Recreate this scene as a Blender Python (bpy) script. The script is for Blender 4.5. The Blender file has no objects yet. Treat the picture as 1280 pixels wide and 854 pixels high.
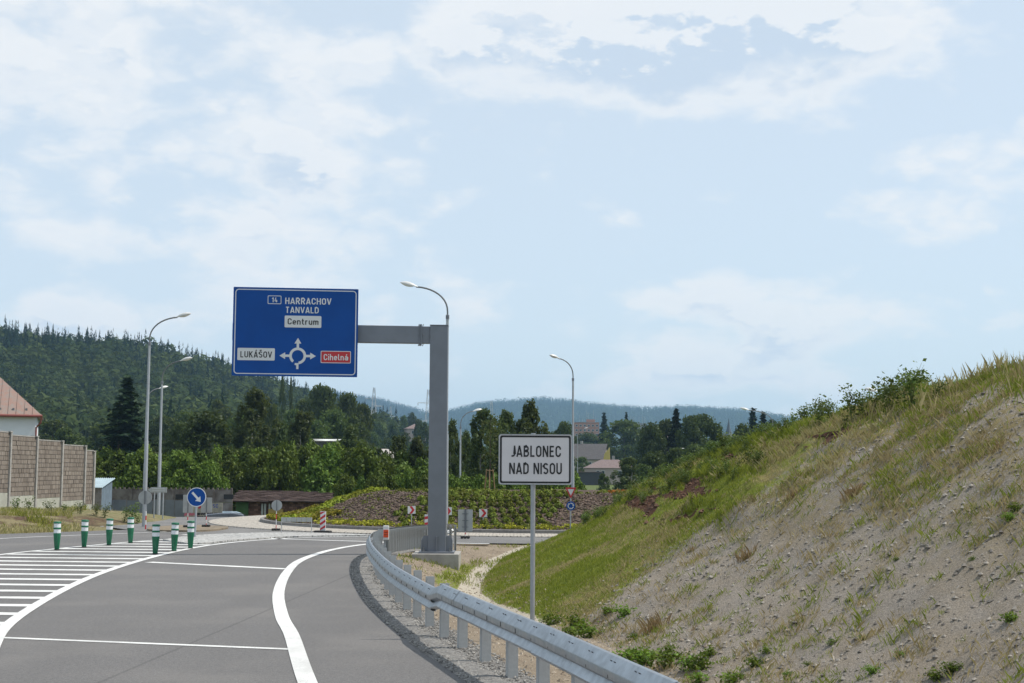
import bpy, bmesh, math, random
import numpy as np
from mathutils import Vector, Matrix

# ------------------------------------------------------------------ camera, world, sun, exposure
S = bpy.context.scene
COL = S.collection
F = 1778.0                      # focal length in pixels of a 1280 wide picture
PITCH = math.atan(163 / F)
ROLL = math.radians(.35)
EYE = 2.3
cam_d = bpy.data.cameras.new('camera')
cam_d.sensor_width = 36
cam_d.lens = 36 * F / 1280
cam_d.clip_start = .1
cam_d.clip_end = 20000
cam = bpy.data.objects.new('camera', cam_d)
COL.objects.link(cam)
cam.matrix_world = (Matrix.Translation((0, 0, EYE)) @ Matrix.Rotation(math.pi / 2 + PITCH, 4, 'X')
                    @ Matrix.Rotation(ROLL, 4, 'Z'))
S.camera = cam

SUN_AZ, SUN_EL = math.radians(84), math.radians(56)      # azimuth from +Y towards +X
sun_dir = Vector((math.sin(SUN_AZ) * math.cos(SUN_EL), math.cos(SUN_AZ) * math.cos(SUN_EL), math.sin(SUN_EL)))
sun_d = bpy.data.lights.new('sun', 'SUN')
sun_d.energy = 4.0
sun_d.angle = math.radians(.55)
sun_d.color = (1, .94, .85)
sun = bpy.data.objects.new('sun', sun_d)
COL.objects.link(sun)
sun.rotation_euler = sun_dir.to_track_quat('Z', 'Y').to_euler()

S.view_settings.view_transform = 'Standard'
S.view_settings.look = 'None'
S.view_settings.exposure = .12
S.view_settings.gamma = 1
S.cycles.use_denoising = True
S.cycles.max_bounces = 6
S.cycles.transparent_max_bounces = 8
S.cycles.volume_bounces = 1


class NT:
    """small helper to wire shader nodes"""
    def __init__(s, tree):
        s.t = tree
        s.n = tree.nodes
        s.n.clear()

    def add(s, typ, ins=None, **kw):
        nd = s.n.new(typ)
        for k, v in kw.items():
            setattr(nd, k, v)
        for k, v in (ins or {}).items():
            sock = nd.inputs[k]
            if isinstance(v, bpy.types.NodeSocket):
                s.t.links.new(v, sock)
            else:
                sock.default_value = v
        return nd

    def math(s, op, a, b=0.0, c=0.0, clamp=False):
        nd = s.add('ShaderNodeMath', {0: a, 1: b, 2: c}, operation=op)
        nd.use_clamp = clamp
        return nd.outputs[0]

    def vmath(s, op, a, b=(0, 0, 0)):
        nd = s.add('ShaderNodeVectorMath', {0: a, 1: b}, operation=op)
        return nd.outputs['Value'] if op in ('DISTANCE', 'LENGTH', 'DOT_PRODUCT') else nd.outputs[0]

    def mix(s, f, a, b, blend='MIX'):
        nd = s.add('ShaderNodeMix', data_type='RGBA', blend_type=blend)
        for i, v in ((0, f), (6, a), (7, b)):
            if isinstance(v, bpy.types.NodeSocket):
                s.t.links.new(v, nd.inputs[i])
            else:
                nd.inputs[i].default_value = v if i == 0 else (*v[:3], 1)
        return nd.outputs[2]

    def smooth(s, v, a, b, lo=0.0, hi=1.0):
        nd = s.add('ShaderNodeMapRange', {0: v, 1: a, 2: b, 3: lo, 4: hi}, interpolation_type='SMOOTHSTEP')
        return nd.outputs[0]

    def noise(s, vec, scale, detail=4, rough=.55):
        nd = s.add('ShaderNodeTexNoise', {'Scale': scale, 'Detail': detail, 'Roughness': rough})
        if vec is not None:
            s.t.links.new(vec, nd.inputs['Vector'])
        return nd.outputs[0]


W = bpy.data.worlds.new('World')
S.world = W
W.use_nodes = True
W.cycles.sampling_method = 'MANUAL'
W.cycles.sample_map_resolution = 512
w = NT(W.node_tree)
sky = w.add('ShaderNodeTexSky', sky_type='NISHITA')
sky.sun_disc = False
sky.sun_elevation = SUN_EL
sky.sun_rotation = SUN_AZ
sky.altitude = 500
sky.air_density = 1.0
sky.dust_density = 1.6
sky.ozone_density = 1.6
dirv = w.add('ShaderNodeTexCoord').outputs['Generated']
CLOUD_BANKS = [((.125, .305), (.175, .050), .34), ((-.33, .315), (.13, .05), .15), ((-.15, .232), (.16, .042), .16),
               ((-.06, .312), (.11, .045), .13), ((-.30, .18), (.16, .028), .12), ((.09, .105), (.22, .040), .20), ((-.20, .10), (.12, .03), .14), ((.12, .06), (.30, .02), .10),
               ((.31, .205), (.07, .045), .17), ((-.14, .15), (.13, .03), .12), ((.28, .13), (.14, .03), .12),
               ((.09, .228), (.022, .008), .14), ((-.32, .11), (.06, .02), .12), ((.25, .325), (.07, .025), .10)]


def cloud_density(dv):
    """how much cloud stands in a direction: heaps on a flat deck, denser at a few bearings"""
    bas = w.vmath('MULTIPLY', dv, (1.0, 1.0, 2.0))
    warp = w.add('ShaderNodeTexNoise', {'Scale': 16.0, 'Detail': 5.0, 'Roughness': .6})
    w.t.links.new(bas, warp.inputs['Vector'])
    wv = w.vmath('ADD', bas, w.vmath('MULTIPLY', w.vmath('SUBTRACT', warp.outputs['Color'], (.5, .5, .5)), (.07, .07, .06)))
    big = w.noise(bas, 5.5, 4, .55)
    puff = w.add('ShaderNodeTexVoronoi', {'Scale': 13.0, 'Detail': 2.0, 'Roughness': .5, 'Lacunarity': 2.3}, feature='F1')
    w.t.links.new(wv, puff.inputs['Vector'])
    billow = w.math('SUBTRACT', 1.0, puff.outputs['Distance'])
    fine = w.noise(wv, 22.0, 8, .6)
    d = w.math('ADD', w.math('MULTIPLY', big, .62), w.math('ADD', w.math('MULTIPLY', billow, .22), w.math('MULTIPLY', fine, .20)))
    for (cx, cz), (rx, rz), amp in CLOUD_BANKS:
        v = Vector((cx, 1, cz)).normalized()
        q = w.vmath('LENGTH', w.vmath('MULTIPLY', w.vmath('SUBTRACT', dv, tuple(v)), (1 / rx, .6, 1 / rz)))
        d = w.math('ADD', d, w.smooth(q, 0.2, 1.5, amp, 0.0))
    return d


dens = cloud_density(dirv)
dens_up = cloud_density(w.vmath('ADD', dirv, (.004, 0, .014)))
cover = w.smooth(dens, .495, .690)
thick = w.smooth(dens, .60, .80)
toplit = w.smooth(w.math('SUBTRACT', dens, dens_up), -.01, .05)   # sun on the upper rims of the heaps
pale = w.mix(.72, sky.outputs[0], (5.1, 5.7, 6.15))            # summer haze in the high air
edge = (6.05, 6.12, 6.18)
belly = (3.95, 4.65, 5.5)
ccol = w.mix(w.math('MULTIPLY', thick, w.math('SUBTRACT', 1.0, w.math('MULTIPLY', toplit, .85))), edge, belly)
fin = w.mix(w.math('MULTIPLY', cover, .84), pale, ccol)
bg = w.add('ShaderNodeBackground', {'Color': fin, 'Strength': .145})
out = w.add('ShaderNodeOutputWorld', {'Surface': bg.outputs[0]})

# ------------------------------------------------------------------ helpers: points, objects, meshes
cp, sp, cr, sr = math.cos(PITCH), math.sin(PITCH), math.cos(ROLL), math.sin(ROLL)


def ray(px, py):
    x, y = (px - 640) / F, -(py - 427) / F
    x, y = cr * x - sr * y, sr * x + cr * y
    return Vector((x, cp - y * sp, sp + y * cp))


def at(px, py, Y):
    """the point seen at a pixel of the photograph, Y metres ahead"""
    d = ray(px, py)
    return Vector((0, 0, EYE)) + d * (Y / d.y)


def gnd(px, py, z=0.0):
    d = ray(px, py)
    return Vector((0, 0, EYE)) + d * ((z - EYE) / d.z)


def sstep(v, a, b):
    t = np.clip((v - a) / (b - a), 0, 1)
    return t * t * (3 - 2 * t)


def thing(name, label, cat, loc=(0, 0, 0), rz=0.0, group=None):
    o = bpy.data.objects.new(name, None)
    o.empty_display_size = .2
    COL.objects.link(o)
    o.location = loc
    o.rotation_euler = (0, 0, rz)
    return tag(o, label, cat, group)


def tag(o, label, cat, group=None):
    o['label'] = label
    o['category'] = cat
    if group:
        o['group'] = group
    return o


def kind(o, k, label=None):
    o['kind'] = k
    if label:
        o['label'] = label
    return o


def link(name, me, parent=None, label=None):
    o = bpy.data.objects.new(name, me)
    COL.objects.link(o)
    if parent:
        o.parent = parent
    if label:
        o['label'] = label
    return o


def copy_tree(o, parent=None):
    c = o.copy()
    COL.objects.link(c)
    c.parent = parent
    for ch in list(o.children):
        copy_tree(ch, c)
    return c


def arrays_mesh(name, V, Fc, mat, tone=None, smooth=False, attrs=None):
    """mesh from numpy arrays: V (n,3), Fc (m,k) faces of k corners"""
    me = bpy.data.meshes.new(name)
    n, (m, k) = len(V), Fc.shape
    me.vertices.add(n)
    me.vertices.foreach_set('co', np.ascontiguousarray(V, dtype=np.float32).ravel())
    me.loops.add(m * k)
    me.loops.foreach_set('vertex_index', np.ascontiguousarray(Fc, dtype=np.int32).ravel())
    me.polygons.add(m)
    me.polygons.foreach_set('loop_start', np.arange(0, m * k, k, dtype=np.int32))
    me.polygons.foreach_set('use_smooth', np.full(m, smooth))
    if tone is not None:
        a = me.attributes.new('tone', 'FLOAT', 'POINT')
        a.data.foreach_set('value', np.ascontiguousarray(tone, dtype=np.float32))
    for nm, arr in (attrs or {}).items():
        a = me.attributes.new(nm, 'FLOAT', 'POINT')
        a.data.foreach_set('value', np.ascontiguousarray(arr, dtype=np.float32))
    me.update()
    me.validate()
    if mat:
        me.materials.append(mat)
    return me


class MB:
    """collects simple shapes into one mesh"""
    def __init__(s):
        s.v, s.f = [], []

    def add(s, vs, fs):
        b = len(s.v)
        s.v += [tuple(p) for p in vs]
        s.f += [tuple(i + b for i in f) for f in fs]
        return s

    def box(s, c, d, rz=0.0, m=None, bev=0.0):
        hx, hy, hz = d[0] / 2, d[1] / 2, d[2] / 2
        M = m or (Matrix.Translation(c) @ Matrix.Rotation(rz, 4, 'Z'))
        if bev:
            b = bev
            vs, fs = [], []
            ring = [(-hx + b, -hy), (hx - b, -hy), (hx, -hy + b), (hx, hy - b), (hx - b, hy), (-hx + b, hy), (-hx, hy - b), (-hx, -hy + b)]
            ins = [(x * (1 - b / hx) if hx else x, y * (1 - b / hy) if hy else y) for x, y in ring]
            for z, rr in ((-hz, ins), (-hz + b, ring), (hz - b, ring), (hz, ins)):
                vs += [M @ Vector((x, y, z)) for x, y in rr]
            for k in range(3):
                for i in range(8):
                    fs.append((k * 8 + i, k * 8 + (i + 1) % 8, k * 8 + 8 + (i + 1) % 8, k * 8 + 8 + i))
            fs += [tuple(range(7, -1, -1)), tuple(range(24, 32))]
            return s.add(vs, fs)
        vs = [M @ Vector((x, y, z)) for x in (-hx, hx) for y in (-hy, hy) for z in (-hz, hz)]
        return s.add(vs, [(0, 1, 3, 2), (4, 6, 7, 5), (0, 4, 5, 1), (2, 3, 7, 6), (0, 2, 6, 4), (1, 5, 7, 3)])

    def tube(s, pts, r, n=8, cap=True):
        pts = [Vector(p) for p in pts]
        rs = r if isinstance(r, (list, tuple)) else [r] * len(pts)
        vs, fs = [], []
        ref = None
        for i, p in enumerate(pts):
            t = (pts[min(i + 1, len(pts) - 1)] - pts[max(i - 1, 0)]).normalized()
            if ref is None or abs(ref.dot(t)) > .95:
                ref = Vector((0, 0, 1)) if abs(t.z) < .9 else Vector((0, 1, 0))
            a = t.cross(ref).normalized()
            b = t.cross(a).normalized()
            ref = -b if False else ref
            for k in range(n):
                q = 2 * math.pi * k / n
                vs.append(p + (a * math.cos(q) + b * math.sin(q)) * rs[i])
        for i in range(len(pts) - 1):
            for k in range(n):
                fs.append((i * n + k, i * n + (k + 1) % n, (i + 1) * n + (k + 1) % n, (i + 1) * n + k))
        if cap:
            fs += [tuple(range(n - 1, -1, -1)), tuple(range((len(pts) - 1) * n, len(pts) * n))]
        return s.add(vs, fs)

    def lathe(s, prof, n=16, c=(0, 0, 0)):
        vs, fs = [], []
        for r, z in prof:
            for k in range(n):
                q = 2 * math.pi * k / n
                vs.append((c[0] + r * math.cos(q), c[1] + r * math.sin(q), c[2] + z))
        for i in range(len(prof) - 1):
            for k in range(n):
                fs.append((i * n + k, i * n + (k + 1) % n, (i + 1) * n + (k + 1) % n, (i + 1) * n + k))
        fs += [tuple(range(n - 1, -1, -1)), tuple(range((len(prof) - 1) * n, len(prof) * n))]
        return s.add(vs, fs)

    def plate(s, poly, y0, y1):
        """outline given in x,z; thickness along y (front y0)"""
        n = len(poly)
        vs = [(x, y0, z) for x, z in poly] + [(x, y1, z) for x, z in poly]
        fs = [tuple(range(n)), tuple(range(2 * n - 1, n - 1, -1))]
        for i in range(n):
            fs.append((i, i + n, (i + 1) % n + n, (i + 1) % n))
        return s.add(vs, fs)

    def slab(s, poly, z0, z1):
        n = len(poly)
        vs = [(x, y, z1) for x, y in poly] + [(x, y, z0) for x, y in poly]
        fs = [tuple(range(n)), tuple(range(2 * n - 1, n - 1, -1))]
        for i in range(n):
            fs.append((i, i + n, (i + 1) % n + n, (i + 1) % n))
        return s.add(vs, fs)

    def frame(s, outer, inner, y0, y1):
        """a flat ring between two outlines of equal length, x,z; front y0"""
        n = len(outer)
        vs = [(x, y, z) for y in (y0, y1) for poly in (outer, inner) for x, z in poly]
        fs = []
        for i in range(n):
            j = (i + 1) % n
            fs += [(i, j, n + j, n + i), (2 * n + j, 2 * n + i, 3 * n + i, 3 * n + j), (j, i, 2 * n + i, 2 * n + j), (n + i, n + j, 3 * n + j, 3 * n + i)]
        return s.add(vs, fs)

    def mesh(s, name, mat, smooth=False):
        me = bpy.data.meshes.new(name)
        me.from_pydata(s.v, [], s.f)
        me.validate()
        bm = bmesh.new()
        bm.from_mesh(me)
        bmesh.ops.recalc_face_normals(bm, faces=bm.faces)
        bm.to_mesh(me)
        bm.free()
        if smooth:
            me.polygons.foreach_set('use_smooth', [True] * len(me.polygons))
            try:
                me.set_sharp_from_angle(angle=math.radians(40))
            except Exception:
                pass
        me.materials.append(mat)
        return me

    def build(s, name, mat, parent=None, label=None, smooth=False):
        return link(name, s.mesh(name, mat, smooth), parent, label)


def rrect(w_, h_, r, n=5):
    pts = []
    for cx, cz, a0 in ((w_ / 2 - r, h_ / 2 - r, 0), (-w_ / 2 + r, h_ / 2 - r, 90), (-w_ / 2 + r, -h_ / 2 + r, 180), (w_ / 2 - r, -h_ / 2 + r, 270)):
        for k in range(n + 1):
            a = math.radians(a0 + 90 * k / n)
            pts.append((cx + r * math.cos(a), cz + r * math.sin(a)))
    return pts


def shift(poly, x, z):
    return [(a + x, b + z) for a, b in poly]


def _glyphs():
    """plain road-sign capitals and small letters drawn as centre lines; capital height 1, stroke .15"""
    B_, T_ = .075, .925

    def A(cx, cy, rx, ry, a0, a1, n=8):
        return [(cx + rx * math.cos(math.radians(a0 + (a1 - a0) * k / n)), cy + ry * math.sin(math.radians(a0 + (a1 - a0) * k / n))) for k in range(n + 1)]
    g = {}
    W_ = .42
    r = .21
    g['O'] = [A(r, T_ - r, r, r, 180, 0) + A(r, B_ + r, r, r, 0, -180) + [(0, T_ - r)]], W_
    g['C'] = [[(W_, .66)] + A(r, T_ - r, r, r, 0, 180) + A(r, B_ + r, r, r, 180, 360) + [(W_, .34)]], W_
    g['D'] = [[(0, 0), (0, 1)], [(0, T_), (.17, T_)] + A(.17, T_ - .25, .25, .25, 90, 0) + A(.17, B_ + .25, .25, .25, 0, -90) + [(0, B_)]], W_
    g['B'] = [[(0, 0), (0, 1)], [(0, T_), (.20, T_)] + A(.20, T_ - .2, .19, .2, 90, -90) + [(0, T_ - .4)], [(0, T_ - .4), (.22, T_ - .4)] + A(.22, B_ + .225, .20, .225, 90, -90) + [(0, B_)]], W_
    g['A'] = [[(-.02, 0), (.23, 1)], [(.23, 1), (.48, 0)], [(.07, .25), (.39, .25)]], .46
    g['E'] = [[(0, 0), (0, 1)], [(0, T_), (.38, T_)], [(0, .51), (.33, .51)], [(0, B_), (.38, B_)]], .34
    g['H'] = [[(0, 0), (0, 1)], [(W_, 0), (W_, 1)], [(0, .51), (W_, .51)]], W_
    g['I'] = [[(0, 0), (0, 1)]], 0
    g['J'] = [[(.28, 1), (.28, B_ + .2)] + A(.09, B_ + .2, .19, .2, 0, -90) + [(-.04, B_)]], .28
    g['K'] = [[(0, 0), (0, 1)], [(.40, 1), (.03, .46)], [(.13, .58), (.43, 0)]], .42
    g['L'] = [[(0, 0), (0, 1)], [(0, B_), (.36, B_)]], .32
    g['N'] = [[(0, 0), (0, 1)], [(.02, .98), (.42, .02)], [(.44, 0), (.44, 1)]], .44
    g['R'] = [[(0, 0), (0, 1)], [(0, T_), (.20, T_)] + A(.20, T_ - .225, .21, .225, 90, -90) + [(0, T_ - .45)], [(.19, .47), (.43, 0)]], .42
    g['S'] = [A(.2, T_ - .21, .2, .21, 25, 180) + A(.2, T_ - .21, .2, .20, 180, 262, 4) + A(.2, B_ + .215, .2, .21, 82, 0, 4) + A(.2, B_ + .21, .2, .21, 0, -155)], .40
    g['T'] = [[(-.02, T_), (.44, T_)], [(.21, 0), (.21, 1)]], .42
    g['U'] = [[(0, 1)] + A(r, B_ + r, r, r, 180, 360) + [(W_, 1)]], W_
    g['V'] = [[(-.02, 1), (.22, .02)], [(.22, .02), (.46, 1)]], .44
    g['1'] = [[(.20, 0), (.20, 1)], [(.20, .96), (0, .74)]], .20
    g['4'] = [[(.22, 1), (.02, .30)], [(0, .27), (.48, .27)], [(.34, .55), (.34, 0)]], .44
    x = .70
    XT = x - .07
    g['e'] = [[(0, .36), (.36, .36)] + A(.18, XT - .18, .18, .18, 0, 180) + A(.18, B_ + .18, .18, .18, 180, 330)], .36
    g['n'] = [[(0, 0), (0, x)], [(0, XT - .18)] + A(.18, XT - .18, .18, .18, 180, 0) + [(.36, 0)]], .36
    g['m'] = [[(0, 0), (0, x)], [(0, XT - .15)] + A(.15, XT - .15, .15, .15, 180, 0) + [(.30, 0)], [(.30, XT - .15)] + A(.45, XT - .15, .15, .15, 180, 0) + [(.60, 0)]], .60
    g['t'] = [[(.08, .95)] + A(.22, B_ + .14, .14, .14, 180, 270) + [(.30, B_)], [(-.06, XT), (.27, XT)]], .24
    g['r'] = [[(0, 0), (0, x)], [(0, XT - .2)] + A(.2, XT - .2, .2, .2, 180, 80)], .22
    g['u'] = [[(.36, 0), (.36, x)], [(0, x)] + A(.18, B_ + .18, .18, .18, 180, 360) + [(.36, x)]], .36
    g['i'] = [[(0, 0), (0, x)], [(0, .84), (0, .99)]], 0
    g['h'] = [[(0, 0), (0, 1)], [(0, XT - .18)] + A(.18, XT - .18, .18, .18, 180, 0) + [(.36, 0)]], .36
    g['l'] = [[(0, 1)] + A(.14, B_ + .14, .14, .14, 180, 270) + [(.19, B_)]], .12
    g['a'] = [[(.36, 0), (.36, XT - .17)] + A(.18, XT - .17, .18, .17, 0, 160), [(.36, .40), (.16, .40)] + A(.16, B_ + .165, .16, .163, 90, 270) + [(.20, B_), (.36, .18)]], .36
    g['Á'] = g['A'][0] + [[(.20, 1.08), (.34, 1.24)]], .46
    g['Š'] = g['S'][0] + [[(.06, 1.24), (.20, 1.10)], [(.20, 1.10), (.34, 1.24)]], .40
    g['á'] = g['a'][0] + [[(.16, .80), (.30, .97)]], .36
    return g


GLYPH = _glyphs()


def text(name, body, mat, parent, cx, cz, w_, h_, y, heavy=None, spacing=1.0):
    """upright lettering fitted in a box w_ x h_ (capital height), facing -Y"""
    sw, gap = .15, .125
    pen, strokes = 0.0, []
    for chh in body:
        if chh == ' ':
            pen += .36
            continue
        st_, adv = GLYPH[chh]
        strokes += [[(a + pen, b) for a, b in l] for l in st_]
        pen += adv + sw + gap
    x0, x1 = -sw / 2, pen - gap - sw / 2
    kx, kz = w_ / (x1 - x0), h_
    mb_ = MB()
    for i, l in enumerate(strokes):
        L = [Vector(p) for p in l]
        n = len(L)
        vs = []
        for k in range(n):
            d0 = (L[k] - L[k - 1]).normalized() if k else None
            d1 = (L[k + 1] - L[k]).normalized() if k < n - 1 else None
            d0, d1 = d0 or d1, d1 or d0
            n0, n1 = Vector((-d0.y, d0.x)), Vector((-d1.y, d1.x))
            m_ = (n0 + n1)
            m_ = m_ / max(m_.length_squared / 2, .5)
            for sg in (1, -1):
                q = L[k] + m_ * (sg * sw / 2)
                vs.append((cx + (q.x - (x0 + x1) / 2) * kx, y - .0002 * (i % 4), cz + (q.y - .5) * kz))
        mb_.add(vs, [(2 * k, 2 * k + 1, 2 * k + 3, 2 * k + 2) for k in range(n - 1)])
    return mb_.build(name, mat, parent)


# ------------------------------------------------------------------ materials
def principled(name, col, rough=.6, metal=0.0, var=0.0, scale=5.0, bump=0.0, bscale=40.0, col2=None, coat=0.0, spec=.5):
    m = bpy.data.materials.new(name)
    m.use_nodes = True
    t = NT(m.node_tree)
    co = t.add('ShaderNodeTexCoord').outputs['Object']
    c = col
    ins = {'Roughness': rough, 'Metallic': metal, 'Coat Weight': coat, 'Specular IOR Level': spec}
    if var or col2:
        f = t.smooth(t.noise(co, scale, 6, .6), .35, .65)
        lo = col2 or tuple(x * (1 - var) for x in col)
        c = t.mix(f, lo, col)
        ins['Base Color'] = c
    else:
        ins['Base Color'] = (*col, 1)
    if bump:
        b = t.add('ShaderNodeBump', {'Strength': bump, 'Distance': .02, 'Height': t.noise(co, bscale, 4, .6)})
        ins['Normal'] = b.outputs[0]
    p = t.add('ShaderNodeBsdfPrincipled', ins)
    t.add('ShaderNodeOutputMaterial', {0: p.outputs[0]})
    return m


def foliage(name, a, b, trans=.38, rnd=.35, gloss=.010):
    """leaf colour runs from a to b leaf by leaf and differs a little from plant to plant"""
    m = bpy.data.materials.new(name)
    m.use_nodes = True
    t = NT(m.node_tree)
    tone = t.add('ShaderNodeAttribute', attribute_name='tone').outputs['Fac']
    c = t.mix(tone, a, b)
    r = t.add('ShaderNodeObjectInfo').outputs['Random']
    hsv = t.add('ShaderNodeHueSaturation', {'Color': c, 'Value': t.smooth(r, 0, 1, 1 - rnd, 1 + rnd * .6), 'Hue': t.smooth(r, 0, 1, .485, .512)})
    d = t.add('ShaderNodeBsdfDiffuse', {'Color': hsv.outputs[0]})
    tr = t.add('ShaderNodeBsdfTranslucent', {'Color': t.mix(.35, hsv.outputs[0], (.16, .20, .02))})
    g = t.add('ShaderNodeBsdfGlossy', {'Color': (.9, .95, 1, 1), 'Roughness': .45})
    mx = t.add('ShaderNodeMixShader', {0: trans, 1: d.outputs[0], 2: tr.outputs[0]})
    mx2 = t.add('ShaderNodeMixShader', {0: gloss, 1: mx.outputs[0], 2: g.outputs[0]})
    t.add('ShaderNodeOutputMaterial', {0: mx2.outputs[0]})
    return m


def asphalt_mat(name, col, streak=True):
    m = bpy.data.materials.new(name)
    m.use_nodes = True
    t = NT(m.node_tree)
    co = t.add('ShaderNodeTexCoord').outputs['Object']
    fine_ = t.noise(co, 48, 3, .85)
    grain = t.noise(co, 16, 4, .8)
    lane = t.noise(t.vmath('MULTIPLY', co, (1.0, .10, 1)), .9, 5, .6)
    pat = t.noise(co, .35, 6, .6)
    k = lambda f: tuple(x * f for x in col)
    c = t.mix(t.smooth(fine_, .28, .74), k(.52), k(1.42))
    c = t.mix(t.math('MULTIPLY', t.smooth(grain, .40, .62), .60), c, k(.55))
    c = t.mix(t.math('MULTIPLY', t.smooth(lane, .44, .66), .30), c, k(.70))
    c = t.mix(t.math('MULTIPLY', t.smooth(pat, .45, .66), .24), c, (col[0] * 1.5, col[1] * 1.45, col[2] * 1.36))
    spk = t.noise(co, 150, 1, .5)
    c = t.mix(t.math('MULTIPLY', t.smooth(spk, .64, .74), .6), c, (.36, .35, .33))
    sep = t.add('ShaderNodeSeparateXYZ', {0: t.vmath('ADD', co, t.vmath('MULTIPLY', t.vmath('SUBTRACT', t.add('ShaderNodeTexNoise', {'Scale': .8}).outputs['Color'], (.5, .5, .5)), (.25, .25, 0)))})
    seam = t.math('ABSOLUTE', t.math('ADD', sep.outputs[0], t.math('MULTIPLY_ADD', sep.outputs[1], -.055, 5.35)))
    c = t.mix(t.math('MULTIPLY', t.smooth(seam, .035, .012), .45), c, k(.42))
    b = t.add('ShaderNodeBump', {'Strength': .6, 'Distance': .012, 'Height': fine_})
    p = t.add('ShaderNodeBsdfPrincipled', {'Base Color': c, 'Roughness': .85, 'Normal': b.outputs[0], 'Specular IOR Level': .3})
    t.add('ShaderNodeOutputMaterial', {0: p.outputs[0]})
    return m


def paint_mat(name, col):
    m = bpy.data.materials.new(name)
    m.use_nodes = True
    t = NT(m.node_tree)
    co = t.add('ShaderNodeTexCoord').outputs['Object']
    c = t.mix(t.smooth(t.noise(co, 1.6, 6, .7), .32, .62), tuple(x * .80 for x in col), col)
    wear = t.math('ADD', t.noise(co, 42, 4, .8), t.math('MULTIPLY', t.noise(co, 1.3, 4, .6), .35))
    c = t.mix(t.math('MULTIPLY', t.smooth(wear, .74, .86), .75), c, (.20, .195, .19))
    tyre = t.noise(t.vmath('MULTIPLY', co, (1.0, .10, 1)), .9, 5, .6)
    c = t.mix(t.math('MULTIPLY', t.smooth(tyre, .48, .64), .28), c, (.30, .29, .28))
    p = t.add('ShaderNodeBsdfPrincipled', {'Base Color': c, 'Roughness': .75, 'Specular IOR Level': .3})
    t.add('ShaderNodeOutputMaterial', {0: p.outputs[0]})
    return m


def galv_mat(name, col, rough=.42, metal=.75):
    m = bpy.data.materials.new(name)
    m.use_nodes = True
    t = NT(m.node_tree)
    co = t.add('ShaderNodeTexCoord').outputs['Object']
    vor = t.add('ShaderNodeTexVoronoi', {'Scale': 38.0})
    t.t.links.new(co, vor.inputs['Vector'])
    c = t.mix(t.math('MULTIPLY', vor.outputs['Color'], .35), col, tuple(x * .72 for x in col))
    c = t.mix(t.smooth(t.noise(co, 1.7, 5, .65), .45, .75), c, tuple(x * .80 for x in col))
    p = t.add('ShaderNodeBsdfPrincipled', {'Base Color': c, 'Roughness': t.smooth(t.noise(co, 9, 4), .3, .7, rough - .08, rough + .14), 'Metallic': metal})
    t.add('ShaderNodeOutputMaterial', {0: p.outputs[0]})
    return m


M = {}
M['asphalt'] = asphalt_mat('asphalt', (.158, .152, .149))
M['asphalt_ring'] = asphalt_mat('asphalt of the ring', (.180, .175, .171))
M['paint'] = paint_mat('road paint', (.72, .72, .70))
M['galv'] = galv_mat('galvanised steel', (.42, .44, .46), .36, .9)
M['galv_post'] = galv_mat('galvanised posts', (.46, .47, .47), .55, .35)
M['greysteel'] = principled('grey painted steel', (.195, .210, .242), .5, .25, .10, 2.0)
M['pole'] = galv_mat('zinc pole', (.40, .42, .44), .5, .55)
M['arm'] = principled('dark arm', (.16, .17, .18), .5, .3)
M['lamp'] = principled('lamp housing', (.62, .62, .60), .4, .1)
M['glass'] = principled('lamp glass', (.72, .74, .72), .15, 0, coat=.5)
M['blue'] = principled('sign blue', (.002, .066, .300), .5, 0, .12, 1.3, spec=.22)
M['white'] = principled('sign white', (.68, .68, .68), .45, 0, .05, 3)
M['white_sheet'] = principled('sign white sheeting', (.64, .62, .63), .45, 0, .04, 2.5)
M['red'] = principled('sign red', (.50, .022, .030), .45)
M['black'] = principled('sign black', (.012, .012, .014), .5)
M['signback'] = principled('sign back grey', (.40, .41, .40), .55, .3, .12, 3)
M['concrete'] = principled('concrete', (.36, .345, .32), .85, 0, .22, 3.5, .25, 30)
M['concrete_pale'] = principled('pale concrete', (.40, .40, .34), .85, 0, .2, 2.5, .2, 20)
M['bollard'] = principled('bollard green', (.006, .135, .062), .45, 0, .15, 4)
M['bollard_white'] = principled('bollard white', (.70, .72, .74), .4)
M['orange'] = principled('orange reflector', (.72, .075, .012), .3)
M['rubber'] = principled('rubber', (.025, .024, .023), .8)
M['wood'] = principled('stake wood', (.34, .22, .11), .8, 0, .3, 8)
M['bark'] = principled('bark', (.085, .065, .05), .9, 0, .4, 6, .4, 20)
M['birchbark'] = principled('birch bark', (.42, .40, .37), .8, 0, .75, 5)
M['stone_apron'] = None
M['mast_bolt'] = principled('bolts', (.22, .23, .25), .4, .8)

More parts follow.
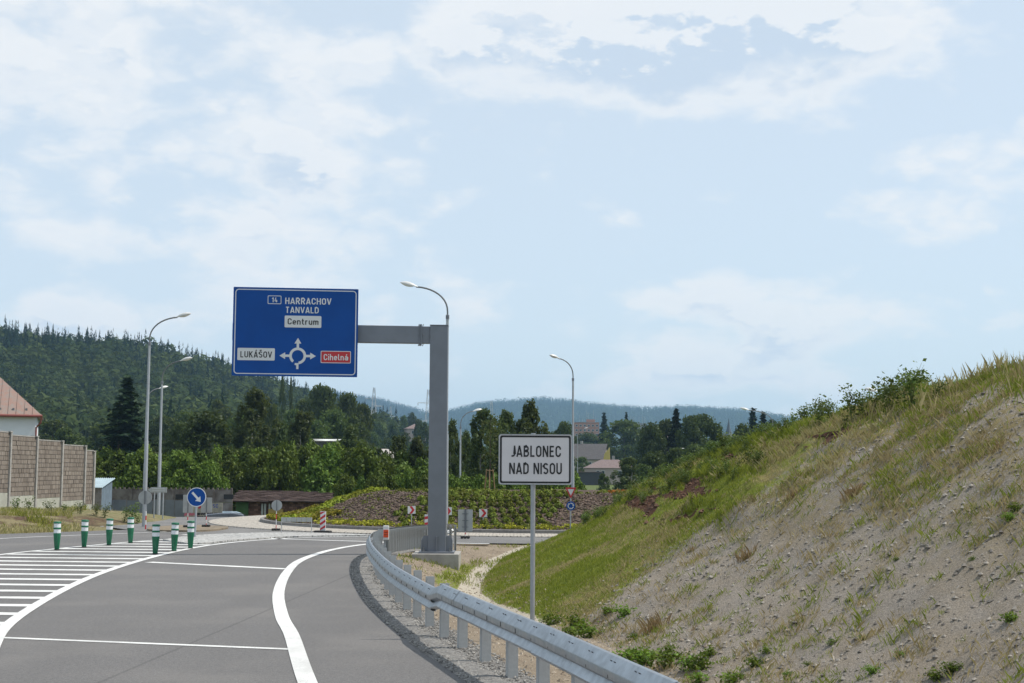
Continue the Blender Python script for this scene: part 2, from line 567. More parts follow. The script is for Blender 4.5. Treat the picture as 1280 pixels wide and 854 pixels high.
# ------------------------------------------------------------------ lie of the land
RC = (2.2, 66.5)                         # middle of the roundabout
R_KERB, R_APRON, R_RING = 13.5, 15.9, 20.4
RAIL = np.array([(5.6, -5), (4.2, 0), (3.3, 3), (2.3, 6.5), (1.32, 10.4), (.63, 13.6), (-.04, 16.25), (-.366, 17.6), (-.63, 18.6), (-.93, 19.9),
                 (-1.21, 21.2), (-1.83, 24.2), (-2.24, 26.6), (-2.62, 29.1), (-2.95, 31.4), (-3.27, 34), (-3.5, 36.5), (-3.6, 38.6),
                 (-3.48, 40.6), (-3.15, 42.2), (-2.7, 43.3), (-2.2, 44.0), (-1.7, 44.4)])
ROWS = np.array([(-30, 11, -.6, 20, 4.6), (0, 6.5, -.6, 15.5, 4.6), (10, 4.6, -.6, 13.6, 4.6), (16, 3.4, -.6, 12.4, 4.6),
                 (20.5, 2.35, -.6, 11.2, 4.5), (24.6, 1.66, -.6, 10, 4.35), (28, .6, -.6, 9.4, 4.25), (31, -.35, -.6, 8.6, 4.),
                 (34.6, -.7, -.6, 7.6, 3.6), (37.7, -.85, -.55, 6.7, 3.15), (42, -.54, -.35, 5.6, 2.4), (45, .25, -.2, 4.9, 1.7),
                 (50, 1.2, -.1, 3.8, .75), (54, 1.9, -.08, 3.2, .1), (58, 2.2, -.1, 3.2, -.1)])


def vnoise(x, y, seed=0):
    """cheap smooth value noise on numpy arrays"""
    xi, yi = np.floor(x).astype(np.int64), np.floor(y).astype(np.int64)
    fx, fy = x - xi, y - yi
    fx, fy = fx * fx * (3 - 2 * fx), fy * fy * (3 - 2 * fy)

    def h(a, b):
        n = (a * 374761393 + b * 668265263 + seed * 1442695041) & 0x7fffffff
        n = ((n ^ (n >> 13)) * 1274126177) & 0x7fffffff
        return ((n ^ (n >> 16)) & 0xffff) / 65535.0
    return (h(xi, yi) * (1 - fx) + h(xi + 1, yi) * fx) * (1 - fy) + (h(xi, yi + 1) * (1 - fx) + h(xi + 1, yi + 1) * fx) * fy


def fbm(x, y, seed=0, o=4):
    s_, a, n = 0, .5, 0
    for k in range(o):
        s_ = s_ + a * vnoise(x * 2 ** k, y * 2 ** k, seed + k * 17)
        n += a
        a *= .5
    return s_ / n


rail_y = RAIL[:19]


def rail_x(y):
    return np.interp(y, rail_y[:, 1], rail_y[:, 0])


def soil_line(x):
    """y beyond which the slope is grassed over, as a function of x"""
    return np.interp(x, [.5, 1.6, 2.6, 3.7, 4.9, 6, 7.3, 8.2, 9, 12], [26.4, 26.9, 28.8, 28.4, 27.4, 26.7, 27.2, 28.4, 30.2, 32])


def bank(x, y):
    x, y = np.asarray(x, float), np.asarray(y, float)
    xf, zf, xc, zc = (np.interp(y, ROWS[:, 0], ROWS[:, k]) for k in range(1, 5))
    t = np.clip((x - xf) / (xc - xf), 0, 1)
    t = t - .04 * np.sin(2 * np.pi * t)
    z = zf + (zc - zf) * t - np.clip(x - xc, 0, 99) * .02
    # between the rail and the foot the ground falls into a shallow ditch
    xr = np.where(y < 40.6, rail_x(y), np.interp(y, [40.6, 44, 46], [-3.5, -3.9, -4.3])) + .30
    u = np.clip((x - xr) / np.maximum(xf - xr, .3), 0, 1)
    zl = np.interp(y, [-30, 40, 46, 58], [-.03, -.03, -.03, -.09])
    z = np.where(x < xf, zl + (zf - zl) * sstep(u, 0, 1.0), z)
    # towards the ring road the ground comes back up level with the asphalt
    r = np.hypot(x - RC[0], y - RC[1])
    flat = sstep(r, R_RING + 2.2, R_RING - .3)
    z = z * (1 - flat) + (-.035) * flat * np.where(z > .05, 0, 1) + np.where(z > .05, z, 0) * flat
    on = sstep(x, xr - .3, xr + 1.2)
    green = sstep(y - soil_line(x), -1, 1.2)
    rough = (.26 * (1 - green) + .20 * green) * (fbm(x * .7, y * .7, 3, 4) - .5) + .13 * (fbm(x * 3.1, y * 3.1, 9, 3) - .5) + .22 * (1 - green) * (fbm(x * .5 + y * .25, y * 2.3 - x * .6, 19, 3) - .5)
    # small broken terraces in the planted part
    ter = fbm(x * .9 + 3, y * .45, 21, 3)
    rough = rough + green * sstep(z, .9, 1.6) * .14 * sstep(ter, .5, .56)
    return z + rough * on * sstep(np.abs(z - zf) * (x > xf) + .25, 0, .9) * (1 - flat * .8)


def ridge(x):
    return np.interp(x, [-1500, -520, -330, -235, -172, -137, -91, -74, -50, -20], [88, 84, 67, 57, 40, 28, 15, 7, 1, 0])


def far_ridge(px):
    return np.interp(px, [-600, 200, 370, 420, 470, 520, 545, 560, 600, 680, 740, 800, 860, 920, 960, 1000, 1060, 1200, 1800],
                     [180, 205, 200, 190, 176, 150, 134, 144, 166, 180, 166, 157, 160, 155, 144, 130, 110, 100, 90])


def ring_bite(deg):
    """how far the paving stands back on the far left side, where the yard drops away behind the island"""
    return 4.3 * sstep(deg, 96, 106) * sstep(deg, 172, 164)


def land(x, y):
    x, y = np.asarray(x, float), np.asarray(y, float)
    r = np.hypot(x - RC[0], y - RC[1])
    z = np.full(np.broadcast(x, y).shape, -.06)
    amp = np.interp(x, [-26, -17, 10], [.75, 1.85, 1.6])
    re = r + ring_bite(np.degrees(np.arctan2(y - RC[1], x - RC[0])) % 360)
    z = z - amp * sstep(re, 21.3, 24.8) * sstep(y, 62, 72)
    z = z + np.interp(y, [0, 200, 450, 900, 1500, 2500, 3000], [0, 0, 1.2, 9, 18, 34, 40])
    # raised verge on the left under the noise barrier
    d = ((x + 18.6) * -.80 + (y - 50.2) * .60)
    ve = sstep(d, .2, 7.0) * sstep(x, -15.2, -18.6) * sstep(y, 44, 50) * np.maximum(sstep(y, 76, 64), sstep(x, -21.5, -24) * sstep(y, 94, 86))
    z = z + .50 * ve + ve * (fbm(x * .8, y * .8, 5) - .5) * .22
    # wooded hill on the left, blue hills far off
    z = z + ridge(x) * sstep(y, 400, 930) * sstep(y, 2600, 1300)
    fx = 640 + x / np.maximum(y, 1) * F
    z = z + (far_ridge(fx) * 5000 / 3600 - 46) * sstep(y, 3000, 5050)
    # nothing of this sheet may show through the embankment
    u = sstep(x - np.where(y < 40.6, rail_x(y), -3.5), -.1, .6) * sstep(y, 46.3, 45.5)
    e = sstep(x, 3.2, 4.6) * sstep(y, 45, 46) * sstep(y, 57, 54)
    z = z - 2.2 * np.maximum(u, e) * sstep(x, 26, 22)
    return z


def axis(lo, hi, dlo, dhi, step, grow=1.12):
    a = list(np.arange(dlo, dhi + 1e-6, step))
    s_, v = step, dhi
    while v < hi:
        s_ *= grow
        v += s_
        a.append(min(v, hi))
    s_, v = step, dlo
    pre = []
    while v > lo:
        s_ *= grow
        v -= s_
        pre.append(max(v, lo))
    return np.array(pre[::-1] + a)


def sheet(name, xs, ys, fn, mat, attrs=None, smooth=True, trim=None):
    X, Y = np.meshgrid(xs, ys)
    Z = fn(X, Y)
    V = np.stack([X.ravel(), Y.ravel(), Z.ravel()], 1)
    nx, ny = len(xs), len(ys)
    i = (np.arange(ny - 1)[:, None] * nx + np.arange(nx - 1)[None, :]).ravel()
    Fc = np.stack([i, i + 1, i + nx + 1, i + nx], 1)
    if trim is not None:
        keep = trim(X, Y).ravel()
        Fc = Fc[keep[Fc].all(1)]
    at_ = {k: f(X, Y, Z).ravel() for k, f in (attrs or {}).items()}
    return link(name, arrays_mesh(name, V, Fc, mat, None, smooth, at_))


def land_mat():
    m = bpy.data.materials.new('land')
    m.use_nodes = True
    t = NT(m.node_tree)
    co = t.add('ShaderNodeTexCoord').outputs['Object']
    a = lambda n: t.add('ShaderNodeAttribute', attribute_name=n).outputs['Fac']
    n1 = t.noise(co, .9, 6, .65)
    n2 = t.noise(co, 9, 5, .7)
    grass = t.mix(t.smooth(n2, .3, .7), (.055, .085, .02), (.13, .15, .045))
    dry = t.mix(t.smooth(n2, .3, .7), (.15, .125, .065), (.25, .21, .12))
    verge = t.mix(t.smooth(n1, .38, .6), dry, t.mix(.5, grass, dry))
    brown = t.mix(t.smooth(n2, .3, .7), (.055, .032, .022), (.13, .08, .055))
    gravel = t.mix(t.smooth(t.noise(co, 26, 4, .8), .3, .7), (.13, .12, .11), (.33, .31, .28))
    c = t.mix(a('verge'), grass, verge)
    c = t.mix(t.math('MULTIPLY', a('brown'), t.smooth(n1, .40, .55)), c, brown)
    c = t.mix(a('gravel'), c, gravel)
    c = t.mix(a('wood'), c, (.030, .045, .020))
    b = t.add('ShaderNodeBump', {'Strength': .7, 'Distance': .06, 'Height': n2})
    p = t.add('ShaderNodeBsdfPrincipled', {'Base Color': c, 'Roughness': .95, 'Specular IOR Level': .15, 'Normal': b.outputs[0]})
    t.add('ShaderNodeOutputMaterial', {0: p.outputs[0]})
    return m


def a_verge(x, y, z):
    return sstep(y, 40, 46) * sstep(y, 90, 80) * sstep(x, -10, -13)


def a_brown(x, y, z):
    d = ((x + 18.6) * -.80 + (y - 50.2) * .60)
    return sstep(np.abs(d - 4.2), 2.0, .9) * sstep(x, -14, -18)


def a_gravel(x, y, z):
    xr = rail_x(np.clip(y, -5, 38.6))
    return sstep(np.abs(x - xr), 1.2, .8) * sstep(y, 46, 43)


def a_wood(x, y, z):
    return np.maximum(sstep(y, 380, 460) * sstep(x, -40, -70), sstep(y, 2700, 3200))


xs = axis(-6000, 6000, -42, 30, .8)
ys = axis(-1500, 6000, -6, 110, .8)
kind(sheet('ground', xs, ys, land, land_mat(), {'verge': a_verge, 'brown': a_brown, 'gravel': a_gravel, 'wood': a_wood}), 'structure')


def bank_mat():
    m = bpy.data.materials.new('embankment soil')
    m.use_nodes = True
    t = NT(m.node_tree)
    co = t.add('ShaderNodeTexCoord').outputs['Object']
    a = lambda n: t.add('ShaderNodeAttribute', attribute_name=n).outputs['Fac']
    n1 = t.noise(co, 1.1, 6, .65)
    n2 = t.noise(co, 7, 6, .7)
    n3 = t.noise(co, 42, 4, .8)
    grit = t.smooth(n3, .28, .75)
    sand = t.mix(grit, (.165, .145, .125), (.385, .342, .290))
    sand = t.mix(t.math('MULTIPLY', t.smooth(n1, .36, .64), .75), sand, t.mix(grit, (.17, .138, .10), (.36, .305, .235)))
    peb = t.add('ShaderNodeTexVoronoi', {'Scale': 24.0})
    t.t.links.new(co, peb.inputs['Vector'])
    sand = t.mix(t.math('MULTIPLY', t.smooth(peb.outputs['Distance'], .16, .10), t.smooth(t.noise(co, 5, 3), .5, .6)), sand, (.36, .34, .31))
    tan = t.mix(t.smooth(n1, .38, .62), t.mix(grit, (.15, .118, .085), (.33, .27, .205)), t.mix(grit, (.20, .16, .115), (.37, .31, .235)))
    path = t.mix(grit, (.36, .32, .26), (.52, .47, .38))
    grass = t.mix(t.smooth(n2, .3, .7), (.095, .125, .016), (.21, .23, .042))
    straw = t.mix(t.smooth(n2, .3, .7), (.14, .115, .05), (.27, .22, .105))
    grass = t.mix(t.smooth(t.noise(co, .8, 5, .6), .48, .66), grass, straw)
    mulch = t.mix(t.smooth(n3, .35, .7), (.045, .022, .014), (.13, .065, .042))
    c = t.mix(a('tan'), sand, tan)
    thin = t.math('MULTIPLY', t.smooth(t.math('ADD', n2, t.math('MULTIPLY', n1, .6)), .72, .95), a('thin'))
    c = t.mix(thin, c, straw)
    edge_ = t.smooth(t.math('ADD', a('green'), t.math('MULTIPLY', t.math('SUBTRACT', n2, .5), 1.1)), .35, .65)
    c = t.mix(edge_, c, grass)
    c = t.mix(t.smooth(t.math('ADD', a('mulch'), t.math('MULTIPLY', t.math('SUBTRACT', n2, .5), .9)), .45, .6), c, mulch)
    c = t.mix(t.smooth(t.math('ADD', a('path'), t.math('MULTIPLY', t.math('SUBTRACT', n2, .5), .7)), .4, .62), c, path)
    h = t.math('ADD', t.math('MULTIPLY', n2, .7), t.math('MULTIPLY', n3, .5))
    b = t.add('ShaderNodeBump', {'Strength': .9, 'Distance': .05, 'Height': h})
    p = t.add('ShaderNodeBsdfPrincipled', {'Base Color': c, 'Roughness': .95, 'Specular IOR Level': .12, 'Normal': b.outputs[0]})
    t.add('ShaderNodeOutputMaterial', {0: p.outputs[0]})
    return m


PATH = np.array([(3.0, 14), (2.2, 18), (1.3, 24), (.4, 28), (-.55, 31.2), (-1.0, 34.6), (-1.02, 37), (-.80, 40), (-.45, 42.6), (.1, 44.6), (1.0, 46.5)])


def foot_x(y):
    return np.interp(y, ROWS[:, 0], ROWS[:, 1])


def b_green(x, y, z):
    g_ = (1 - .55 * sstep(x, 3.6, 5.8) * sstep(y, 32.0, 28.0)) * sstep(y - soil_line(x) + 2.2 * (fbm(x * .6, y * .6, 31) - .5), -.9, .9) * sstep(x - foot_x(y), -.25, .25)
    strip = sstep(np.abs(x - (np.interp(y, PATH[:, 1], PATH[:, 0]) - .55)), .5, .2) * sstep(y, 29, 31) * sstep(y, 43, 40) * .75
    return np.maximum(g_, strip)


def b_mulch(x, y, z):
    # strips of bark mulch lie along the contour lines, with gaps
    zs = fbm(z * 3.4 + 7, y * .42 + x * .15, 77, 3)
    return sstep(zs, .535, .585) * sstep(y - soil_line(x), .9, 2.2) * sstep(y, 27.6, 29.0) * sstep(z, .9, 1.5) * .95


def b_path(x, y, z):
    px_ = np.interp(y, PATH[:, 1], PATH[:, 0])
    wd = np.interp(y, [20, 30, 36, 42, 47], [.12, .20, .16, .18, .2])
    return sstep(np.abs(x - px_), wd + .22, wd - .02) * sstep(y, 24, 30)


def b_tan(x, y, z):
    return sstep(x - foot_x(y), .5, -.3)


def b_thin(x, y, z):
    return sstep(z, .6, 2.6) * .9


bx = np.concatenate([np.arange(-4.2, 12.5, .13), np.arange(12.5, 26, .8)])
by = np.concatenate([np.arange(-6, 12, .6), np.arange(12, 56.5, .15)])


def bank_keep(X, Y):
    r = np.hypot(X - RC[0], Y - RC[1])
    ok = (X > np.where(Y < 40.6, rail_x(Y), -4.1) + .18) | (Y > 40.6)
    return ok & (r > R_RING - .3 * (X < 2) - 99 * (X > 2.4) * (bank(X, Y) > .02)) & ~((Y > 40.6) & (X < np.interp(Y, [40.6, 42.2, 43.3, 44.4, 47], [-3.4, -3.0, -2.5, -2.2, -2.2])))


kind(sheet('embankment', bx, by, bank, bank_mat(), {'green': b_green, 'mulch': b_mulch, 'path': b_path, 'tan': b_tan, 'thin': b_thin}, trim=bank_keep), 'structure')

# ------------------------------------------------------------------ roads, kerbs, markings
def poly_sheet(name, pts, z, mat):
    bm = bmesh.new()
    f = bm.faces.new([bm.verts.new((x, y, z)) for x, y in pts])
    bmesh.ops.triangulate(bm, faces=[f])
    bmesh.ops.recalc_face_normals(bm, faces=bm.faces)
    me = bpy.data.meshes.new(name)
    bm.to_mesh(me)
    bm.free()
    if me.polygons[0].normal.z < 0:
        me.flip_normals()
    me.materials.append(mat)
    return kind(link(name, me), 'structure')


def offset(pts, d):
    out_ = []
    for i, p in enumerate(pts):
        a, b = pts[max(i - 1, 0)], pts[min(i + 1, len(pts) - 1)]
        t = np.array(b, float) - np.array(a, float)
        t /= np.linalg.norm(t)
        out_.append((p[0] - t[1] * d, p[1] + t[0] * d))
    return out_


def smooth_line(pts, n=8):
    """Catmull-Rom through the points"""
    P_ = [np.array(p, float) for p in pts]
    P_ = [2 * P_[0] - P_[1]] + P_ + [2 * P_[-1] - P_[-2]]
    o = []
    for i in range(1, len(P_) - 2):
        for k in range(n):
            t = k / n
            a, b, c, d = P_[i - 1], P_[i], P_[i + 1], P_[i + 2]
            o.append(tuple(.5 * ((2 * b) + (-a + c) * t + (2 * a - 5 * b + 4 * c - d) * t * t + (-a + 3 * b - 3 * c + d) * t ** 3)))
    o.append(tuple(P_[-2]))
    return o


def strip(name, pts, width, z, mat=None):
    L, Rr = offset(pts, width / 2), offset(pts, -width / 2)
    vs = [(x, y, z) for x, y in L] + [(x, y, z) for x, y in Rr]
    n = len(pts)
    fs = [(i, n + i, n + i + 1, i + 1) for i in range(n - 1)]
    me = bpy.data.meshes.new(name)
    me.from_pydata(vs, [], fs)
    me.materials.append(mat or M['paint'])
    return kind(link(name, me), 'structure')


def arc(r, a0, a1, n=64, c=RC):
    return [(c[0] + r * math.cos(math.radians(a0 + (a1 - a0) * k / n)), c[1] + r * math.sin(math.radians(a0 + (a1 - a0) * k / n))) for k in range(n + 1)]


rail_s = smooth_line([tuple(p) for p in RAIL], 6)
for _ in range(5):
    q_ = np.array(rail_s)
    q_[2:-2] = (q_[:-4] + q_[1:-3] + q_[2:-2] + q_[3:-1] + q_[4:]) / 5
    rail_s = [tuple(v) for v in q_]
shoulder = offset(rail_s, .50)
road_pts = [p for p in shoulder if p[1] < 43.2] + [(-3.2, 44.6), (-2.0, 46.6), (2.2, 48), (-10, 56), (-12.2, 57.2), (-14.6, 55.2), (-18.4, 50.4), (-19.4, 45), (-19.4, -5)]
poly_sheet('road', road_pts, 0.0, M['asphalt'])
poly_sheet('road', [(-17, 57.6), (-17, 67.5), (-60, 72), (-60, 61)], -.004, M['asphalt_ring'])
poly_sheet('road', [(RC[0] + (R_RING - float(ring_bite(a))) * math.cos(math.radians(a)), RC[1] + (R_RING - float(ring_bite(a))) * math.sin(math.radians(a))) for a in np.arange(0, 360, 2.5)], .004, M['asphalt_ring'])
poly_sheet('road', [(20, 60), (20, 70), (70, 78), (70, 66)], -.004, M['asphalt_ring'])


def setts_mat(name, a, b, scale):
    m = bpy.data.materials.new(name)
    m.use_nodes = True
    t = NT(m.node_tree)
    co = t.add('ShaderNodeTexCoord').outputs['Object']
    v = t.add('ShaderNodeTexVoronoi', {'Scale': scale, 'Randomness': .55})
    t.t.links.new(co, v.inputs['Vector'])
    c = t.mix(v.outputs['Color'], a, b)
    c = t.mix(t.smooth(v.outputs['Distance'], .50, .62), c, tuple(x * .45 for x in a))
    c = t.mix(t.math('MULTIPLY', t.smooth(t.noise(co, .7, 4), .4, .7), .4), c, a)
    bmp = t.add('ShaderNodeBump', {'Strength': .6, 'Distance': .02, 'Height': t.math('SUBTRACT', 1.0, v.outputs['Distance'])})
    p = t.add('ShaderNodeBsdfPrincipled', {'Base Color': c, 'Roughness': .85, 'Normal': bmp.outputs[0]})
    t.add('ShaderNodeOutputMaterial', {0: p.outputs[0]})
    return m


M['setts_tan'] = setts_mat('tan setts', (.33, .295, .25), (.47, .43, .375), 8)
M['setts_grey'] = setts_mat('grey setts', (.33, .325, .31), (.50, .49, .47), 9)


def ring_solid(name, r0, r1, z0, z1, mat, a0=0, a1=360, n=128, bev=.02):
    prof = [(r1, z0), (r1, z1 - bev), (r1 - bev, z1), (r0, z1), (r0, z0)]
    vs, fs = [], []
    k = len(prof)
    for i in range(n + 1):
        q = math.radians(a0 + (a1 - a0) * i / n)
        vs += [(RC[0] + r * math.cos(q), RC[1] + r * math.sin(q), z) for r, z in prof]
    for i in range(n):
        for j in range(k - 1):
            fs.append((i * k + j, i * k + j + 1, (i + 1) * k + j + 1, (i + 1) * k + j))
    me = bpy.data.meshes.new(name)
    me.from_pydata(vs, [], fs)
    bm = bmesh.new()
    bm.from_mesh(me)
    bmesh.ops.recalc_face_normals(bm, faces=bm.faces)
    bm.to_mesh(me)
    bm.free()
    me.materials.append(mat)
    return kind(link(name, me), 'structure')


ring_solid('pavement', R_KERB + .14, R_APRON, -.02, .045, M['setts_tan'])
ring_solid('kerb', R_KERB - .02, R_KERB + .14, -.02, .17, principled('kerb stone', (.22, .21, .20), .85, 0, .3, 6))
# footway along the far left side of the ring
ring_solid('kerb', R_RING + .0, R_RING + .12, -.05, .07, M['concrete'], 172, 179)
ring_solid('pavement', R_RING + .12, R_RING + 1.3, -.05, .05, M['setts_tan'], 172, 179, 20)

# splitter island with grey setts
spl = smooth_line([(-11.3, 46.6), (-11.1, 49.2), (-10.2, 51.2), (-8.4, 52.5), (-6.3, 52.0), (-4.9, 50.8), (-6.1, 50.3), (-7.7, 49.2), (-8.9, 47.0), (-9.6, 44.6), (-10.6, 44.8)], 4)[:-2]
mb = MB()
mb.slab(spl, -.02, .05)
kind(mb.build('traffic_island', M['setts_grey']), 'structure')

# the small unpaved island at the left exit
isl = [gnd(188, 660.5), gnd(240, 658.2), gnd(285, 660.5), gnd(262, 664.5), gnd(220, 665.2), gnd(186, 664)]
isl = smooth_line([(p.x, p.y) for p in isl] + [(isl[0].x, isl[0].y)], 5)[:-1]
mb = MB()
mb.slab(isl, -.02, .07)
kind(mb.build('traffic_island', principled('bare soil', (.24, .19, .13), .95, 0, .4, 3, .5, 25)), 'structure')

edge_line = smooth_line([(1.2, 1), (.1, 5), (-1.0, 10), (-2.2, 15.74), (-3.05, 20.16), (-3.63, 22.9), (-4.41, 27.4), (-5.08, 32.75), (-5.40, 37.2), (-5.2, 42.0), (-4.4, 45.6), (-3.0, 47.9)], 8)
strip('road_marking', edge_line, .215, .009)
hatch_r = smooth_line([(-4.6, 12), (-6.3, 17.4), (-7.64, 22.3), (-8.95, 30.5), (-9.45, 37.9), (-9.3, 43.4), (-8.5, 46.9), (-7.2, 49.1), (-5.4, 50.35), (-3.4, 50.0)], 8)
strip('road_marking', hatch_r, .19, .009)
hatch_l = smooth_line([(-14.6, 22), (-14.2, 32), (-13.7, 38.4), (-13.1, 41.7), (-12.3, 45.0), (-11.45, 47.4)], 8)
strip('road_marking', hatch_l, .18, .009)
strip('road_marking', smooth_line([(-18.6, 20), (-18.4, 35), (-17.7, 44), (-16.8, 47.4), (-15.2, 50), (-13.6, 52.2), (-11.9, 54.6)], 8), .15, .009)
# hatching across the painted area
hr, hl = np.array(hatch_r), np.array(hatch_l)
y0 = 17.3
while y0 < 46:
    yl, yr = y0 + .25, y0 - .05
    xr_ = float(np.interp(yr, hr[:, 1], hr[:, 0])) - .05
    xl_ = float(np.interp(yl, hl[:, 1], hl[:, 0])) + .05
    if y0 > 44.4:
        xr_ = min(xr_, -9.5)
    if xr_ - xl_ > .5:
        strip('road_marking', [(xl_, yl), (xr_, yr)], .40, .006)
    y0 += 1.42
# lines across the lane
a, b = gnd(2, 796), gnd(362, 812)
strip('road_marking', [(a.x - .6, a.y + .03), (b.x, b.y)], .14, .006)
a, b = gnd(186, 703), gnd(358, 711.5)
strip('road_marking', [(a.x, a.y), (b.x, b.y)], .30, .006)
strip('road_marking', arc(R_RING + .35, 228, 262, 40), .28, .009)
strip('road_marking', arc(R_RING + .2, 184, 205, 24), .15, .009)

# mottled dark strip of milled gravel between asphalt and rail
grav = principled('shoulder gravel', (.25, .24, .225), .95, 0, .5, 22, .9, 45, col2=(.12, .115, .11))
shin = offset(rail_s, .60)
shout = offset(rail_s, -.32)
n = len([p for p in rail_s if p[1] < 43])
vs = [(x, y, .002) for x, y in offset(rail_s, .52)[:n]] + [(x, y, .012 + .02 * random.Random(i).random()) for i, (x, y) in enumerate(offset(rail_s, .2)[:n])] + [(x, y, -.028) for x, y in shout[:n]]
fs = []
for k in range(2):
    fs += [(k * n + i, (k + 1) * n + i, (k + 1) * n + i + 1, k * n + i + 1) for i in range(n - 1)]
me = bpy.data.meshes.new('gravel_shoulder')
me.from_pydata(vs, [], fs)
me.materials.append(grav)
kind(link('gravel_shoulder', me), 'structure')

# loose stones on shoulder and on the slope
rng = np.random.default_rng(4)


def stones(name, pos, size, mat, seed):
    r = np.random.default_rng(seed)
    base = np.array([(1, 0, 0), (-1, 0, 0), (0, 1, 0), (0, -1, 0), (0, 0, 1), (0, 0, -1)], float)
    fc = np.array([(0, 2, 4), (2, 1, 4), (1, 3, 4), (3, 0, 4), (2, 0, 5), (1, 2, 5), (3, 1, 5), (0, 3, 5)])
    N = len(pos)
    V = base[None] * (size[:, None, None] * r.uniform(.55, 1.1, (N, 6, 1))) * np.array([1, 1, .7])
    a_ = r.uniform(0, 6.28, N)
    c_, s_ = np.cos(a_), np.sin(a_)
    X = V[..., 0] * c_[:, None] - V[..., 1] * s_[:, None]
    Y = V[..., 0] * s_[:, None] + V[..., 1] * c_[:, None]
    V = np.stack([X, Y, V[..., 2]], -1) + pos[:, None]
    Fc = fc[None] + (np.arange(N) * 6)[:, None, None]
    tone = np.repeat(r.random(N), 6)
    return kind(link(name, arrays_mesh(name, V.reshape(-1, 3), Fc.reshape(-1, 3), mat, tone)), 'stuff')


def tone_mat(name, a, b, rough=.9):
    m = bpy.data.materials.new(name)
    m.use_nodes = True
    t = NT(m.node_tree)
    tone = t.add('ShaderNodeAttribute', attribute_name='tone').outputs['Fac']
    p = t.add('ShaderNodeBsdfPrincipled', {'Base Color': t.mix(tone, a, b), 'Roughness': rough, 'Specular IOR Level': .2})
    t.add('ShaderNodeOutputMaterial', {0: p.outputs[0]})
    return m


M['stone'] = tone_mat('loose stone', (.14, .125, .11), (.36, .33, .29))
M['clod'] = tone_mat('clods of earth', (.05, .028, .018), (.15, .09, .06))
N = 9000
ry = rng.uniform(11, 40, N)
rx = rail_x(ry) + rng.uniform(-.54, .35, N)
pos = np.stack([rx, ry, np.full(N, .012)], 1)
stones('shoulder_stones', pos, rng.uniform(.010, .028, N), tone_mat('shoulder stone', (.11, .105, .10), (.36, .345, .32)), 5)
N = 26000
by_ = rng.uniform(14, 30, N)
bx_ = foot_x(by_) - 2.2 + rng.random(N) ** .8 * 12
keep = by_ < soil_line(bx_) + 2 * rng.random(N)
bx_, by_ = bx_[keep], by_[keep]
pos = np.stack([bx_, by_, bank(bx_, by_)], 1)
stones('slope_stones', pos, .008 + .055 * rng.random(len(pos)) ** 5, M['stone'], 6)
N = 15000
by_ = rng.uniform(12, 46, N)
bx_ = rail_x(np.minimum(by_, 38.6)) + .35 + rng.random(N) * (foot_x(by_) + .6 - rail_x(np.minimum(by_, 38.6)))
ok = np.hypot(bx_ - RC[0], by_ - RC[1]) > R_RING + .3
bx_, by_ = bx_[ok], by_[ok]
stones('ditch_stones', np.stack([bx_, by_, bank(bx_, by_)], 1), .008 + .045 * rng.random(len(bx_)) ** 4, tone_mat('tan stone', (.17, .135, .10), (.40, .34, .27)), 7)
N = 14000
by_ = rng.uniform(24, 46, N)
bx_ = foot_x(by_) + rng.random(N) * 10
zz_ = bank(bx_, by_)
keep = b_mulch(bx_, by_, zz_) > .35
pos = np.stack([bx_, by_, zz_ + .01], 1)[keep]
stones('slope_clods', pos, .02 + .06 * rng.random(len(pos)) ** 2, M['clod'], 8)

# ------------------------------------------------------------------ central island of the roundabout
def mound(x, y):
    r = np.hypot(x - RC[0], y - RC[1])
    z = .15 + 1.24 * sstep(r, R_KERB - .3, 8.0)
    return z + (fbm(x * 1.3, y * 1.3, 40) - .5) * .14 * sstep(r, R_KERB, R_KERB - 1)


def mulch_mat():
    m = bpy.data.materials.new('bark mulch')
    m.use_nodes = True
    t = NT(m.node_tree)
    co = t.add('ShaderNodeTexCoord').outputs['Object']
    v = t.add('ShaderNodeTexVoronoi', {'Scale': 9.0})
    t.t.links.new(t.vmath('MULTIPLY', co, (1, .6, 1)), v.inputs['Vector'])
    c = t.mix(v.outputs['Color'], (.048, .033, .026), (.150, .110, .088))
    c = t.mix(t.math('MULTIPLY', t.smooth(t.noise(co, 2.4, 6, .7), .54, .68), .5), c, (.13, .12, .05))
    b = t.add('ShaderNodeBump', {'Strength': 1, 'Distance': .1, 'Height': v.outputs['Distance']})
    p = t.add('ShaderNodeBsdfPrincipled', {'Base Color': c, 'Roughness': .95, 'Normal': b.outputs[0], 'Specular IOR Level': .1})
    t.add('ShaderNodeOutputMaterial', {0: p.outputs[0]})
    return m


vs, fs = [], []
nr, na = 30, 144
rr = np.concatenate([[0.01], np.linspace(2, 7.6, 6), np.linspace(8, R_KERB - .02, nr - 7)])
for r in rr:
    for k in range(na):
        q = 2 * math.pi * k / na
        vs.append((RC[0] + r * math.cos(q), RC[1] + r * math.sin(q)))
vs = np.array(vs)
V = np.column_stack([vs, mound(vs[:, 0], vs[:, 1])])
Fc = np.array([(i * na + k, i * na + (k + 1) % na, (i + 1) * na + (k + 1) % na, (i + 1) * na + k) for i in range(nr - 1) for k in range(na)])
kind(link('roundabout_mound', arrays_mesh('roundabout_mound', V, Fc[:, ::-1], mulch_mat(), None, True)), 'structure')
N = 9000
q = rng.uniform(math.radians(175), math.radians(330), N)
r = rng.uniform(8, R_KERB - .1, N)
mx_, my_ = RC[0] + r * np.cos(q), RC[1] + r * np.sin(q)
stones('bark_chips', np.stack([mx_, my_, mound(mx_, my_) + .02], 1), .04 + .05 * rng.random(N), tone_mat('bark chip', (.043, .030, .023), (.185, .140, .112)), 12)

